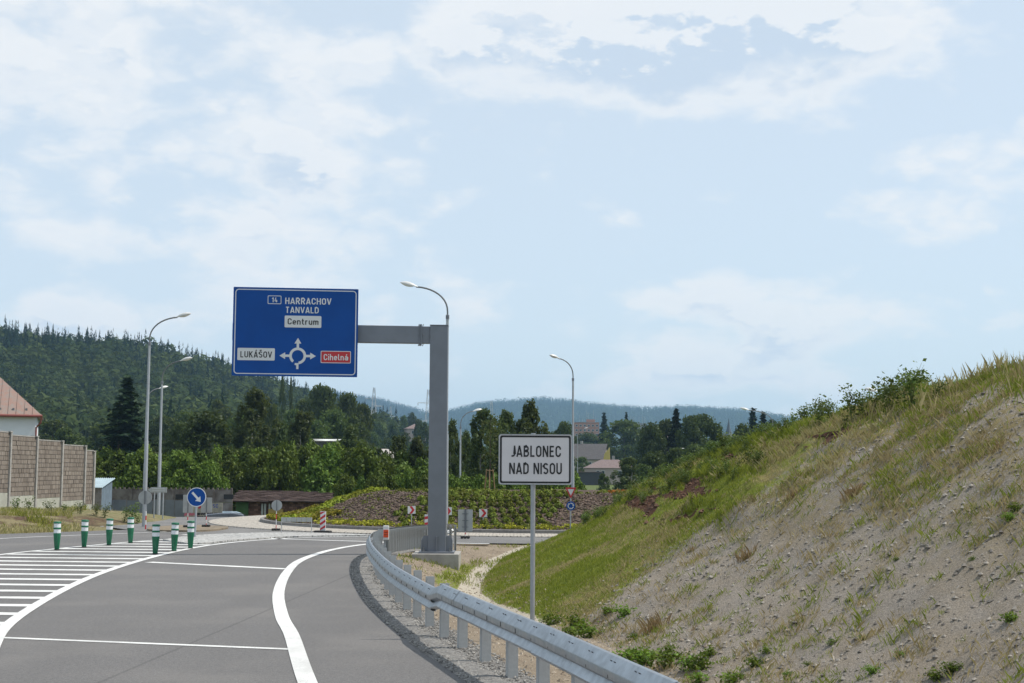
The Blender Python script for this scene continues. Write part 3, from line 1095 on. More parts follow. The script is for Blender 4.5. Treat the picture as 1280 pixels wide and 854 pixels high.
# ------------------------------------------------------------------ vegetation builders
def leaf_quads(C, nrm, size, aspect=1.6, seed=0, droop=0.0):
    """one kite-shaped leaf (4 corners) per point"""
    r = np.random.default_rng(seed)
    N = len(C)
    t = r.normal(size=(N, 3))
    t[:, 2] -= droop
    t -= nrm * (t * nrm).sum(1, keepdims=True)
    t /= np.linalg.norm(t, axis=1, keepdims=True) + 1e-9
    b = np.cross(nrm, t)
    s = size[:, None] if np.ndim(size) else size
    V = np.stack([C - t * s * aspect * .5, C + b * s * .5, C + t * s * aspect * .5 + nrm * s * .15, C - b * s * .5], 1)
    Fc = np.arange(N * 4).reshape(N, 4)
    return V.reshape(-1, 3), Fc


def rand_dir(r, N):
    d = r.normal(size=(N, 3))
    return d / np.linalg.norm(d, axis=1, keepdims=True)


def crown_mesh(name, mat, clumps, per, leaf, seed, droop=0.0):
    """clumps: list of (x,y,z,radius_xy,radius_z)"""
    r = np.random.default_rng(seed)
    Cs, Ns, T = [], [], []
    for (x, y, z, rx_, rz_) in clumps:
        n_ = max(6, int(per * r.uniform(.7, 1.3)))
        d = rand_dir(r, n_)
        rad = r.random(n_) ** .45
        Cs.append(np.array([x, y, z]) + d * rad[:, None] * np.array([rx_, rx_, rz_]))
        nn = d * .6 + rand_dir(r, n_) + np.array([0, 0, .5])
        Ns.append(nn / np.linalg.norm(nn, axis=1, keepdims=True))
        base = r.random() * .5
        T.append(np.clip(base + r.random(n_) * .5, 0, 1))
    C, Nn, T = np.concatenate(Cs), np.concatenate(Ns), np.concatenate(T)
    V, Fc = leaf_quads(C, Nn, leaf * r.uniform(.6, 1.3, len(C)), 1.5, seed, droop)
    return arrays_mesh(name, V, Fc, mat, np.repeat(T, 4))


def broad_clumps(r, h, w_, low=.22, n=42, top=1.0):
    out_ = []
    for _ in range(n):
        u = r.random() ** .8
        z = h * (low + (1 - low) * u)
        prof = math.sin(math.pi * min(1, (.16 + .84 * u)) ** 1.0) ** .6 if u < .96 else .25
        a_ = r.uniform(0, 6.28)
        rad = w_ / 2 * prof * math.sqrt(r.uniform(.15, 1)) * .85
        cr_ = w_ * r.uniform(.10, .19)
        out_.append((rad * math.cos(a_), rad * math.sin(a_), min(z, h - cr_ * .7), cr_, cr_ * r.uniform(.6, .95)))
    return out_


def trunk_mesh(name, mat, h, r0, limbs, seed):
    r = random.Random(seed)
    mb_ = MB()
    pts = [(0, 0, -.3)]
    x = y = 0
    for k in range(1, 6):
        x += r.uniform(-.02, .02) * h
        y += r.uniform(-.02, .02) * h
        pts.append((x, y, h * k / 5))
    mb_.tube(pts, [r0 * (1 - .15 * k) for k in range(6)], 7)
    for k in range(limbs):
        i = r.randint(1, 4)
        p = Vector(pts[i])
        a_ = r.uniform(0, 6.28)
        L = h * r.uniform(.25, .45)
        q1 = p + Vector((math.cos(a_) * L * .5, math.sin(a_) * L * .5, L * .35))
        q2 = p + Vector((math.cos(a_) * L * .8, math.sin(a_) * L * .8, L * .8))
        mb_.tube([p, q1, q2], [r0 * .45, r0 * .3, r0 * .1], 5)
    return mb_.mesh(name, mat, True)


PROTO = {}


def proto(kind_, crown, trunk, h, w_):
    PROTO.setdefault(kind_, []).append((crown, trunk, h, w_))


LEAF = {
    'broad': foliage('leaf mid green', (.036, .062, .017), (.095, .132, .032)),
    'dark': foliage('leaf dark green', (.030, .052, .018), (.092, .130, .038), .24),
    'birch': foliage('birch leaf', (.040, .062, .024), (.110, .136, .048)),
    'shrub': foliage('shrub leaf', (.042, .078, .012), (.155, .215, .032), .2),
    'spruce': foliage('spruce needles', (.010, .022, .013), (.026, .046, .020), .08),
}
for s_ in range(4):
    r = random.Random(100 + s_)
    proto('broad', crown_mesh('crown', LEAF['broad'], broad_clumps(r, 10, 7.5, .12, 60), 95, .30, s_), trunk_mesh('trunk', M['bark'], 7, .2, 6, s_), 10, 7.5)
    proto('dark', crown_mesh('crown', LEAF['dark'], broad_clumps(r, 10, 6.5, .08, 60), 95, .28, 20 + s_), trunk_mesh('trunk', M['bark'], 7, .2, 5, s_ + 9), 10, 6.5)
for s_ in range(4):                                        # birches: slim, open, hanging twigs
    r = random.Random(200 + s_)
    cl = []
    for _ in range(96):
        u = r.random() ** .9
        z = 10 * (.12 + .88 * u)
        w2 = 2.5 * (math.sin(math.pi * (.18 + .80 * u)) ** .8) * r.choice((.8, 1, 1.25)) + .1
        a_ = r.uniform(0, 6.28)
        rad = w2 * math.sqrt(r.random()) * .9
        cl.append((rad * math.cos(a_), rad * math.sin(a_), z - .3, r.uniform(.28, .5), r.uniform(.45, .85)))
    proto('birch', crown_mesh('crown', LEAF['birch'], cl, 84, .21, 40 + s_, 1.2), trunk_mesh('trunk', M['birchbark'], 8.6, .13, 0, s_ + 20), 10, 4.2)
for s_ in range(3):                                        # shrubs
    r = random.Random(300 + s_)
    cl = []
    for _ in range(46):
        a_, q = r.uniform(0, 6.28), r.random()
        z = 4 * (.08 + .86 * q)
        rad = 2.0 * math.sqrt(max(0, 1 - q ** 2.2)) * math.sqrt(r.uniform(.25, 1))
        cl.append((rad * math.cos(a_), rad * math.sin(a_), z, r.uniform(.35, .62), r.uniform(.35, .7)))
    proto('shrub', crown_mesh('foliage', LEAF['shrub'], cl, 165, .16, 60 + s_), trunk_mesh('stem', M['bark'], 2.4, .07, 6, s_ + 30), 4, 4.4)


def spruce_mesh(seed, h=10, w_=4.4, tiers=26):
    r = np.random.default_rng(seed)
    Cs, Ns, sz = [], [], []
    for k in range(tiers):
        u = k / (tiers - 1)
        z0_ = h * (.05 + .93 * u)
        rad = w_ / 2 * (1 - u) ** .85 + .08
        nb = int(12 + 14 * (1 - u))
        for j in range(nb):
            a_ = r.uniform(0, 6.28)
            L = rad * r.uniform(.5, 1.2)
            z = z0_ + r.normal(0, h * .022)
            m_ = int(6 + L * 9)
            t = np.linspace(.12, 1, m_)
            pts = np.stack([np.cos(a_) * L * t, np.sin(a_) * L * t, z - .42 * L * t + .20 * L * t ** 3 + r.normal(0, .04, m_)], 1)
            pts += r.normal(0, .07, pts.shape) * np.array([1, 1, .6])
            Cs.append(pts)
            nn = np.tile([np.cos(a_) * .3, np.sin(a_) * .3, 1.0], (m_, 1)) + r.normal(0, .45, (m_, 3))
            Ns.append(nn / np.linalg.norm(nn, axis=1, keepdims=True))
            sz.append(.30 * (1.05 - .5 * t))
    C, Nn, sz = np.concatenate(Cs), np.concatenate(Ns), np.concatenate(sz)
    V, Fc = leaf_quads(C, Nn, sz, 1.7, seed, .3)
    return arrays_mesh('crown', V, Fc, LEAF['spruce'], np.repeat(r.random(len(C)), 4))


for s_ in range(2):
    proto('spruce', spruce_mesh(70 + s_), trunk_mesh('trunk', M['bark'], 9, .17, 0, s_ + 50), 10, 4.4)

NAME = {'broad': 'broadleaf_tree', 'dark': 'broadleaf_tree', 'birch': 'birch_tree', 'spruce': 'spruce_tree', 'shrub': 'shrub'}
_pi = [0]


def plant(kind_, loc, h, w_, label, group=None, rz=None):
    _pi[0] += 1
    cr_, tr_, h0, w0 = PROTO[kind_][_pi[0] % len(PROTO[kind_])]
    cat = 'shrub' if kind_ == 'shrub' else 'tree'
    o = thing(NAME[kind_], label, cat, loc, random.Random(_pi[0]).uniform(0, 6.28) if rz is None else rz, group)
    o.scale = (w_ / w0, w_ / w0, h / h0)
    link('stem' if kind_ == 'shrub' else 'trunk', tr_, o)
    link('foliage' if kind_ == 'shrub' else 'crown', cr_, o)
    return o


def plant_px(kind_, px, ytop, Y, wpx, label, group=None):
    top = at(px, ytop, Y)
    z0 = float(land(top.x, Y)) - .1
    return plant(kind_, (top.x, Y, z0), top.z - z0, wpx * Y / F, label, group)

# ------------------------------------------------------------------ wooded hills
def forest(name, label, pts, heights, kinds, seed, cone_n, blob_n, mats):
    """a wood too far off to count: every tree a spray of leaf-sized faces round its axis"""
    r = np.random.default_rng(seed)
    objs = []
    for kd in (0, 1):
        p, h = pts[kinds == kd], heights[kinds == kd]
        N = len(p)
        if not N:
            continue
        if kd == 0:
            n_ = cone_n
            u = r.random((N, n_)) ** .8
            u[:, 0] = .97
            a_ = r.uniform(0, 6.28, (N, n_))
            rad = h[:, None] * .17 * (1 - u) ** .8 + .12
            d = np.stack([np.cos(a_), np.sin(a_), np.zeros_like(a_)], -1)
            s_ = np.stack([-np.sin(a_), np.cos(a_), np.zeros_like(a_)], -1)
            z = np.zeros((N, n_, 3))
            z[..., 2] = h[:, None] * u
            base = p[:, None] + z
            L = (rad * r.uniform(.7, 1.15, (N, n_)))[..., None]
            dz = np.array([0, 0, 1.0])
            v0 = base + dz * (h[:, None, None] * .055)
            v1 = base + d * L + s_ * L * .30 - dz * L * .45
            v2 = base + d * L - s_ * L * .30 - dz * L * .45
        else:
            n_ = blob_n
            d = rand_dir(r, N * n_).reshape(N, n_, 3)
            cl = rand_dir(r, N * 9).reshape(N, 9, 3)
            idx = (np.einsum('nik,njk->nij', d, cl)).max(-1)
            lump = .62 + .38 * sstep(idx, .45, .95)
            rad = h[:, None] * lump * r.uniform(.85, 1.05, (N, n_))
            c = p[:, None] + np.array([0, 0, 1.0]) * (h[:, None, None] * .52) + d * rad[..., None] * np.array([.40, .40, .50])
            nn = d + rand_dir(r, N * n_).reshape(N, n_, 3) * .6
            t = np.cross(nn, rand_dir(r, N * n_).reshape(N, n_, 3))
            t /= np.linalg.norm(t, axis=-1, keepdims=True)
            b = np.cross(nn, t)
            b /= np.linalg.norm(b, axis=-1, keepdims=True)
            s_ = (h[:, None] * r.uniform(.035, .07, (N, n_)))[..., None]
            v0, v1, v2 = c + t * s_ * 1.3, c - t * s_ * .7 + b * s_, c - t * s_ * .7 - b * s_
        V = np.stack([v0, v1, v2], 2).reshape(-1, 3)
        Fc = np.arange(len(V)).reshape(-1, 3)
        tone = np.repeat(np.clip(np.repeat(r.random(N), n_) * .75 + .25 * r.random(N * n_), 0, 1), 3)
        objs.append(kind(link(name[kd], arrays_mesh(name[kd], V, Fc, mats[kd], tone)), 'stuff', label[kd]))
    return objs


FAR_CON = foliage('far spruce', (.006, .015, .009), (.018, .032, .015), .08, 0, 0)
FAR_BRO = foliage('far broadleaf', (.018, .036, .013), (.070, .100, .034), .2, 0, 0)
rf = np.random.default_rng(77)
N = 7000
X = rf.uniform(-620, -40, N)
Y = rf.uniform(395, 1010, N)
ok = (X / Y > -.44) & (ridge(X) > 3) & (X < -.055 * Y - 8)
X, Y = X[ok], Y[ok]
Z = land(X, Y)
el = sstep(Y, 600, 900) + (vnoise(X / 45, Y / 45, 4) - .5) * 1.6
kd = np.where(rf.random(len(X)) < np.clip(el, .04, .90), 0, 1)
H = np.where(kd == 0, rf.uniform(13, 25, len(X)), rf.uniform(12, 21, len(X))) * (.8 + .4 * vnoise(X / 60 + 9, Y / 60, 12))
forest(('spruce_forest', 'broadleaf_forest'), ('dark spruce forest on the upper part of the left hill', 'mixed leafy woodland on the lower slope of the left hill'),
       np.stack([X, Y, Z - .5], 1), H, kd, 3, 84, 230, (FAR_CON, FAR_BRO))
N = 24000
Y = rf.uniform(3700, 5150, N)
X = Y * rf.uniform(-.17, .30, N)
Z = land(X, Y)
ok = Z > 95
X, Y, Z = X[ok], Y[ok], Z[ok]
kd = np.where(rf.random(len(X)) < .9, 0, 1)
H = rf.uniform(17, 29, len(X))
forest(('spruce_forest', 'broadleaf_forest'), ('distant blue spruce forest on the far hills', 'scattered leafy trees on the far hills'),
       np.stack([X, Y, Z - 1], 1), H, kd, 5, 22, 44, (FAR_CON, FAR_BRO))
# wooded belts of the valley floor between town and hills
N = 2600
Y = 420 + 1900 * rf.random(N) ** 1.3
X = Y * rf.uniform(-.16, .26, N)
ok = (vnoise(X / 90 + 5, Y / 160, 9) > .42) & ~((Y < 620) & (X / Y > .03) & (X / Y < .09))
X, Y = X[ok], Y[ok]
kd = np.where(rf.random(len(X)) < .22, 0, 1)
H = np.where(kd == 0, rf.uniform(11, 17, len(X)), rf.uniform(7, 13, len(X)))
forest(('spruce_forest', 'broadleaf_forest'), ('dark spruces scattered over the valley floor', 'leafy woodland over the valley floor'),
       np.stack([X, Y, land(X, Y) - .5], 1), H, kd, 8, 46, 170, (FAR_CON, FAR_BRO))

# ------------------------------------------------------------------ trees one can tell apart
def many(lst):
    for row in lst:
        plant_px(*row)


many([
    ('spruce', 160, 472, 150, 119, 'big dark spruce with drooping boughs rising behind the shrubs beside the noise barrier'),
    ('dark', 262, 515, 150, 78, 'wide dark leafy tree between the tallest street lamps and the blue direction panel'),
    ('dark', 226, 528, 165, 44, 'dark leafy tree just right of the second street lamp'),
    ('birch', 320, 487, 135, 60, 'tall tree with a pointed top under the left half of the blue direction panel'),
    ('dark', 350, 528, 150, 46, 'low dark tree filling the gap right of the tall pointed tree'),
    ('birch', 378, 513, 130, 52, 'pointed tree under the right half of the blue direction panel'),
    ('birch', 440, 534, 125, 52, 'loose leafy tree right of the white roof, above the shrub row'),
    ('broad', 420, 560, 150, 40, 'small green tree below the white roof'),
    ('birch', 497, 541, 115, 36, 'slender birch left of the grey gantry post, left one of a close pair'),
    ('birch', 522, 545, 112, 32, 'slender birch touching the left side of the grey gantry post'),
    ('dark', 470, 560, 140, 40, 'dark bushy tree left of the slender birches by the gantry post'),
    ('birch', 566, 526, 104, 32, 'slim birch just right of the grey gantry post'),
    ('birch', 603, 506, 100, 52, 'tall dark birch behind the staked sapling on the mound'),
    ('birch', 632, 512, 104, 44, 'birch between the tallest two birches behind the town sign'),
    ('birch', 661, 503, 100, 48, 'tall birch with an open crown above the town sign'),
    ('birch', 583, 540, 108, 34, 'shorter birch in front of the street lamp right of the gantry post'),
    ('birch', 648, 536, 97, 36, 'short birch hidden mostly behind the town sign'),
    ('birch', 684, 546, 108, 38, 'short birch behind the right end of the town sign'),
    ('dark', 592, 552, 120, 60, 'dark tree filling the gap behind the tall birches left of the sapling'),
    ('dark', 640, 556, 122, 64, 'dark tree filling the gap behind the town sign'),
    ('dark', 548, 556, 125, 56, 'dark tree behind the upper half of the gantry post'),
    ('dark', 510, 566, 122, 56, 'dark tree low behind the slender birches left of the gantry post'),
    ('dark', 672, 560, 126, 50, 'dark tree low behind the birches right of the town sign'),
])
G_BELT = 'leafy trees at the foot of the wooded hill'
many([('broad', px, yt, Y_, w_, 'rounded leafy tree at the foot of the wooded hill', G_BELT) for px, yt, Y_, w_ in (
    (436, 491, 300, 44), (452, 505, 290, 40), (385, 500, 310, 46), (368, 512, 280, 44), (415, 512, 250, 60), (445, 520, 250, 44), (338, 505, 270, 40), (300, 520, 250, 50),
    (392, 525, 230, 50), (275, 500, 330, 50), (232, 515, 300, 60), (205, 520, 290, 50), (130, 530, 260, 60), (85, 535, 250, 60), (100, 560, 190, 60), (190, 555, 200, 50), (70, 525, 280, 60), (250, 540, 260, 50))])
plant_px('broad', 404, 482, 290, 56, 'tallest rounded tree where the wooded hill meets the far hills')
many([('birch', 353, 468, 330, 9, 'thin poplar sticking up right under the direction panel, left of the two'), ('birch', 364, 472, 330, 8, 'thin poplar sticking up right under the direction panel, right of the two')])
G_FAR = 'small round trees far across the valley'
many([('dark', px, yt, Y_, w_, 'small hazy round tree far across the valley left of the gantry post', G_FAR) for px, yt, Y_, w_ in (
    (474, 527, 560, 18), (492, 526, 560, 20), (505, 519, 640, 14), (524, 524, 540, 18), (515, 515, 800, 18), (530, 528, 500, 22), (465, 540, 430, 24), (484, 548, 400, 22), (506, 540, 460, 20))])
many([
    ('spruce', 755, 518, 470, 40, 'dark spruce left of the big round tree beside the grey roofed house'),
    ('spruce', 783, 517, 500, 30, 'dark spruce tip poking out above the big round tree'),
    ('broad', 779, 525, 440, 70, 'big round light green tree above the pink walled house'),
    ('broad', 757, 549, 435, 34, 'light green tree at the left flank of the big round tree'),
    ('broad', 804, 552, 430, 36, 'low tree at the right flank of the big round tree'),
    ('dark', 705, 527, 230, 36, 'dark tree peeping over the top right corner of the town sign'),
    ('dark', 800, 537, 620, 40, 'hazy tree in front of the grey block beside the big round tree'),
    ('dark', 690, 540, 200, 44, 'low dark tree hidden mostly by the town sign'),
    ('dark', 735, 541, 600, 44, 'hazy tree below the apartment block'),
    ('dark', 715, 545, 520, 30, 'dark tree behind the top right corner of the town sign'),
    ('broad', 728, 571, 380, 22, 'small round tree in front of the grey roofed house'),
    ('spruce', 845, 513, 250, 60, 'tallest narrow tree of the dark grove right of the big round tree'),
    ('spruce', 941, 513, 300, 56, 'dark spruce beside the church spire, left of the pair'),
    ('spruce', 954, 517, 300, 60, 'dark spruce beside the church spire, right of the pair'),
    ('birch', 786, 572, 160, 46, 'grey green birch in front of the pink walled house'),
    ('broad', 755, 592, 200, 20, 'low round garden bush beside the pink walled house'),
])
G_GROVE = 'trees of the dark grove beyond the embankment'
many([('dark', px, yt, Y_, w_, 'dark tree in the grove showing over the embankment crest', G_GROVE) for px, yt, Y_, w_ in (
    (815, 529, 245, 42), (833, 524, 255, 40), (862, 520, 245, 44), (880, 517, 250, 46), (896, 530, 250, 34), (921, 545, 240, 30), (930, 530, 250, 34), (964, 524, 320, 24),
    (820, 565, 180, 48), (846, 560, 175, 48), (868, 556, 170, 44), (805, 580, 150, 34), (830, 588, 130, 40), (895, 552, 170, 44), (925, 548, 170, 40), (945, 540, 200, 40), (985, 536, 210, 40), (1010, 545, 150, 30))])
G_HEDGE = 'bright shrubs in the row behind the walls'
rh = random.Random(5)
for i in range(44):
    px = 118 + i * 10.2 + rh.uniform(-4, 4)
    Y_ = 104 + rh.uniform(-4, 12)
    yt = rh.uniform(562, 578) - (6 if 330 < px < 470 else 0) + (10 if px > 500 else 0)
    plant_px('shrub', px, yt, Y_, rh.uniform(58, 84), 'bright green shrub in the long row behind the concrete wall and brick barn', G_HEDGE)
G_HEDGE2 = 'low shrubs behind the mound'
for i in range(26):
    px = 430 + i * 11.5 + rh.uniform(-4, 4)
    Y_ = 92 + rh.uniform(-3, 4)
    plant_px('shrub', px, rh.uniform(588, 602), Y_, rh.uniform(38, 56), 'low green shrub directly behind the planted roundabout mound', G_HEDGE2)

# ------------------------------------------------------------------ mound planting
def cushion_mesh(name, mat, seed, n_=150, up=.8):
    r = np.random.default_rng(seed)
    d = rand_dir(r, n_)
    d[:, 2] = np.abs(d[:, 2])
    C = d * (.55 + .45 * r.random(n_))[:, None] * np.array([.26, .26, .30])
    nn = d + rand_dir(r, n_) * .5
    nn /= np.linalg.norm(nn, axis=1, keepdims=True)
    V, Fc = leaf_quads(C, nn, np.full(n_, .085) * r.uniform(.7, 1.3, n_), 2.0, seed, -up)
    return arrays_mesh(name, V, Fc, mat, np.repeat(np.clip(C[:, 2] / .30 * .5 + r.random(n_) * .5, 0, 1), 4))


CUSH = foliage('cushion shrub', (.075, .095, .014), (.19, .22, .030), .2)
JUNI = foliage('golden juniper', (.10, .13, .012), (.26, .29, .03), .25)
cush = [cushion_mesh('cushion_shrub', CUSH, k) for k in range(3)]
juni = [cushion_mesh('juniper_shrub', JUNI, 10 + k, 260) for k in range(2)]


def small_plant(name, me, x, y, z, s, label, group, cat='shrub', sz=1.0):
    o = link(name, me)
    o.location = (x, y, z)
    o.rotation_euler = (0, 0, rh.uniform(0, 6.28))
    o.scale = (s, s, s * sz)
    return tag(o, label, cat, group)


k_ = 0
for j in range(10):
    rr_ = 12.9 - j * .56
    for i in range(30):
        qd = 232 + i * 2.2 + (1.1 if j % 2 else 0)
        q = math.radians(qd)
        if rh.random() < .05:
            continue
        x, y = RC[0] + rr_ * math.cos(q) + rh.uniform(-.04, .04), RC[1] + rr_ * math.sin(q) + rh.uniform(-.04, .04)
        px = 640 + x * F / y
        if px < 512 + rh.uniform(-12, 8) - j * 4 or px > 682 + j * 4:
            continue
        k_ += 1
        small_plant('cushion_shrub', cush[k_ % 3], x, y, float(mound(x, y)), rh.uniform(.60, .78), 'small round green shrub planted in rows on the bark mound', 'cushion shrubs in rows on the mound')
for i in range(22):
    q = math.radians(208 - i * .9 + rh.uniform(-.6, .6))
    rr_ = 13.2 - i * .21
    for s_ in (0, .75):
        x, y = RC[0] + (rr_ - s_) * math.cos(q), RC[1] + (rr_ - s_) * math.sin(q)
        small_plant('juniper_shrub', juni[i % 2], x, y, float(mound(x, y)) - .05, rh.uniform(.95, 1.35), 'yellow green spreading shrub on the left flank of the mound', 'yellow green shrubs on the left flank of the mound', sz=.8)
for i in range(46):
    q = math.radians(205 + i * 2.5 + rh.uniform(-1, 1))
    rr_ = 7.9 + rh.uniform(-.3, .3)
    x, y = RC[0] + rr_ * math.cos(q), RC[1] + rr_ * math.sin(q)
    small_plant('cushion_shrub', cush[i % 3], x, y, float(mound(x, y)) - .05, rh.uniform(.55, .8), 'dull green shrub in the strip along the top of the mound', 'shrub strip along the top of the mound')

r_ = np.random.default_rng(91)


def ground_cover(name, label, n_, q0, q1, r0, r1, size, mat, seed, clump=.5):
    r = np.random.default_rng(seed)
    q = np.radians(r.uniform(q0, q1, n_))
    rad = r.uniform(r0, r1, n_)
    x, y = RC[0] + rad * np.cos(q), RC[1] + rad * np.sin(q)
    ok = vnoise(x * 2.6, y * 2.6, seed) > clump
    x, y = x[ok], y[ok]
    z = mound(x, y) + r.uniform(.02, .16, len(x))
    nn = rand_dir(r, len(x))
    nn[:, 2] = np.abs(nn[:, 2]) + .3
    nn /= np.linalg.norm(nn, axis=1, keepdims=True)
    V, Fc = leaf_quads(np.stack([x, y, z], 1), nn, size * r.uniform(.6, 1.3, len(x)), 1.4, seed)
    return kind(link(name, arrays_mesh(name, V, Fc, mat, np.repeat(r.random(len(x)), 4))), 'stuff', label)


YEL = foliage('yellow flower', (.15, .16, .02), (.42, .37, .04), .3)
ORA = foliage('orange flower', (.22, .15, .02), (.55, .20, .04), .3)
ground_cover('flowers', 'yellow flowering ground cover along the kerb of the mound', 15000, 175, 300, 12.4, 13.35, .07, YEL, 51, .50)
ground_cover('flowers', 'yellow flowers thick at the left end of the mound', 6000, 176, 215, 11.2, 13.35, .10, YEL, 52, .25)
ground_cover('flowers', 'orange flowers along the top right of the mound', 5000, 285, 330, 6.8, 8.6, .10, ORA, 53, .2)
ground_cover('ground_cover', 'sparse low green plants over the bark mulch', 9000, 175, 320, 8.2, 13.2, .07, CUSH, 54, .62)

# staked sapling on the mound
sp_ = at(612, 613, 61)
o = thing('sapling', 'thin leafy sapling held by three wooden stakes on top of the mound', 'sapling', (sp_.x, sp_.y, float(mound(sp_.x, sp_.y)) - .02))
mb = MB()
mb.tube([(0, 0, 0), (.02, 0, 1.4), (0, .02, 3.2)], [.03, .022, .008], 6)
mb.build('trunk', M['bark'], o)
cl = [(.25 * math.cos(k * 2.4), .25 * math.sin(k * 2.4), 1.3 + k * .14, .22, .28) for k in range(14)]
link('crown', crown_mesh('crown', LEAF['birch'], cl, 14, .11, 501), o)
st = thing('tree_stakes', 'tripod of pale wooden stakes with cross rails around the sapling on the mound', 'tree stakes', (sp_.x, sp_.y, float(mound(sp_.x, sp_.y)) - .05))
for k in range(3):
    q = 2 * math.pi * k / 3 + .5
    MB().tube([(.27 * math.cos(q), .27 * math.sin(q), 0), (.15 * math.cos(q), .15 * math.sin(q), 1.05)], .026, 7).build('stake', M['wood'], st)
    q2 = q + 2 * math.pi / 3
    MB().tube([(.16 * math.cos(q), .16 * math.sin(q), .99), (.16 * math.cos(q2), .16 * math.sin(q2), .99)], .02, 5).build('rail', M['wood'], st)

# ------------------------------------------------------------------ grass and weeds on the slopes
GRASS = foliage('grass blade', (.135, .175, .020), (.33, .35, .058), .42, 0)
DRY = foliage('dry grass blade', (.28, .225, .105), (.52, .44, .24), .4, 0)
RUST = foliage('rusty dry stalk', (.20, .125, .065), (.36, .25, .14), .25, 0)


def blades(name, label, P0, h, w_, lean, mat, seed, two=True):
    r = np.random.default_rng(seed)
    N = len(P0)
    a_ = r.uniform(0, 6.28, N)
    d = np.stack([np.cos(a_), np.sin(a_), np.zeros(N)], 1)
    s_ = np.stack([-np.sin(a_), np.cos(a_), np.zeros(N)], 1)
    L = (lean * r.uniform(.2, 1.3, N) * h)[:, None]
    up = np.array([0, 0, 1.0])
    hh = h[:, None]
    w2 = (w_ * r.uniform(.7, 1.3, N))[:, None]
    V = np.stack([P0 - s_ * w2, P0 + s_ * w2, P0 + d * L * .35 + up * hh * .6 + s_ * w2 * .7, P0 + d * L + up * hh], 1)
    Fc = np.arange(N * 4).reshape(N, 4)
    tone = np.repeat(r.random(N), 4)
    return kind(link(name, arrays_mesh(name, V.reshape(-1, 3), Fc, mat, tone)), 'stuff', label)


rg = np.random.default_rng(15)
N = 420000
Y = rg.uniform(20, 50, N)
X = foot_x(Y) - .6 + rg.random(N) * 10.5
Z = bank(X, Y)
ok = (rg.random(N) < (1 - .66 * sstep(X, 3.3, 5.6) * sstep(Y, 32.5, 28.5)) * b_green(X, Y, Z) * (.55 + .45 * (fbm(X * .9, Y * .9, 61) > .42))) & (b_mulch(X, Y, Z) < .5) & (b_path(X, Y, Z) < .25)
P0 = np.stack([X, Y, Z - .01], 1)[ok]
pd = fbm(P0[:, 0] * .7, P0[:, 1] * .7, 62) - .015 * (P0[:, 1] - 34)
isdry = pd + .25 * (rg.random(len(P0)) - .5) > .60
hg = (.045 + .075 * rg.random(len(P0))) * np.where(P0[:, 0] < foot_x(P0[:, 1]) + .15, .5, 1) * (.75 + 1.3 * sstep(P0[:, 2], .6, 1.8) * sstep(fbm(P0[:, 0] * 1.3, P0[:, 1] * 1.3, 63), .42, .62))
blades('grass', 'fresh green grass over the far part of the embankment', P0[~isdry], hg[~isdry], .007 + 0 * hg[~isdry], .55, GRASS, 1)
blades('grass', 'straw coloured dry grass between the green grass of the embankment', P0[isdry], hg[isdry] * .9, .006 + 0 * hg[isdry], .9, DRY, 2)

# tufts over the bare slope
def tuft_points(n_, seed, zmin=None, zmax=None, y0=13, y1=31, dens=None):
    r = np.random.default_rng(seed)
    Y_ = r.uniform(y0, y1, n_ * 6)
    X_ = foot_x(Y_) + r.random(n_ * 6) * 9.6
    Z_ = bank(X_, Y_)
    ok_ = (Y_ < soil_line(X_) + .8) & (X_ / Y_ < .42)
    if dens is not None:
        ok_ &= r.random(n_ * 6) < dens(X_, Y_, Z_)
    return X_[ok_][:n_], Y_[ok_][:n_], Z_[ok_][:n_]


def tuft_blades(name, label, n_, per, seed, h0, h1, spread, w_, lean, mat, dens=None, y0=13, y1=31):
    r = np.random.default_rng(seed)
    X_, Y_, Z_ = tuft_points(n_, seed, y0=y0, y1=y1, dens=dens)
    n2 = len(X_)
    sc = r.uniform(.5, 1.3, n2) ** 1.5
    k = np.repeat(np.arange(n2), per)
    k = k[r.random(len(k)) < np.clip(sc[k], .3, 1)]
    x = X_[k] + r.normal(0, 1, len(k)) * spread * sc[k]
    y = Y_[k] + r.normal(0, 1, len(k)) * spread * sc[k]
    h = r.uniform(h0, h1, len(k)) * sc[k]
    return blades(name, label, np.stack([x, y, bank(x, y) - .01], 1), h, np.full(len(k), w_), lean, mat, seed)


up_ = lambda x, y, z: .10 + .75 * sstep(z, .8, 3.0) * sstep(fbm(x * .6, y * .6, 71), .36, .56)
tuft_blades('grass', 'thin green grass tufts on the bare slope', 1100, 34, 21, .03, .12, .075, .0016, .7, GRASS, up_)
tuft_blades('grass', 'dry straw tufts on the bare slope', 1300, 34, 22, .03, .13, .10, .0014, .8, DRY, up_)
tuft_blades('grass', 'rust brown dry stalks on the bare slope', 13, 110, 23, .06, .24, .075, .0013, .55, RUST, lambda x, y, z: .5 + 0 * x)
tuft_blades('grass', 'short fresh sprouts scattered low on the bare slope', 420, 16, 24, .03, .09, .06, .0042, .8, GRASS, lambda x, y, z: sstep(z, 1.4, -.3) * sstep(fbm(x * .8, y * .8, 74), .4, .6) + .05)
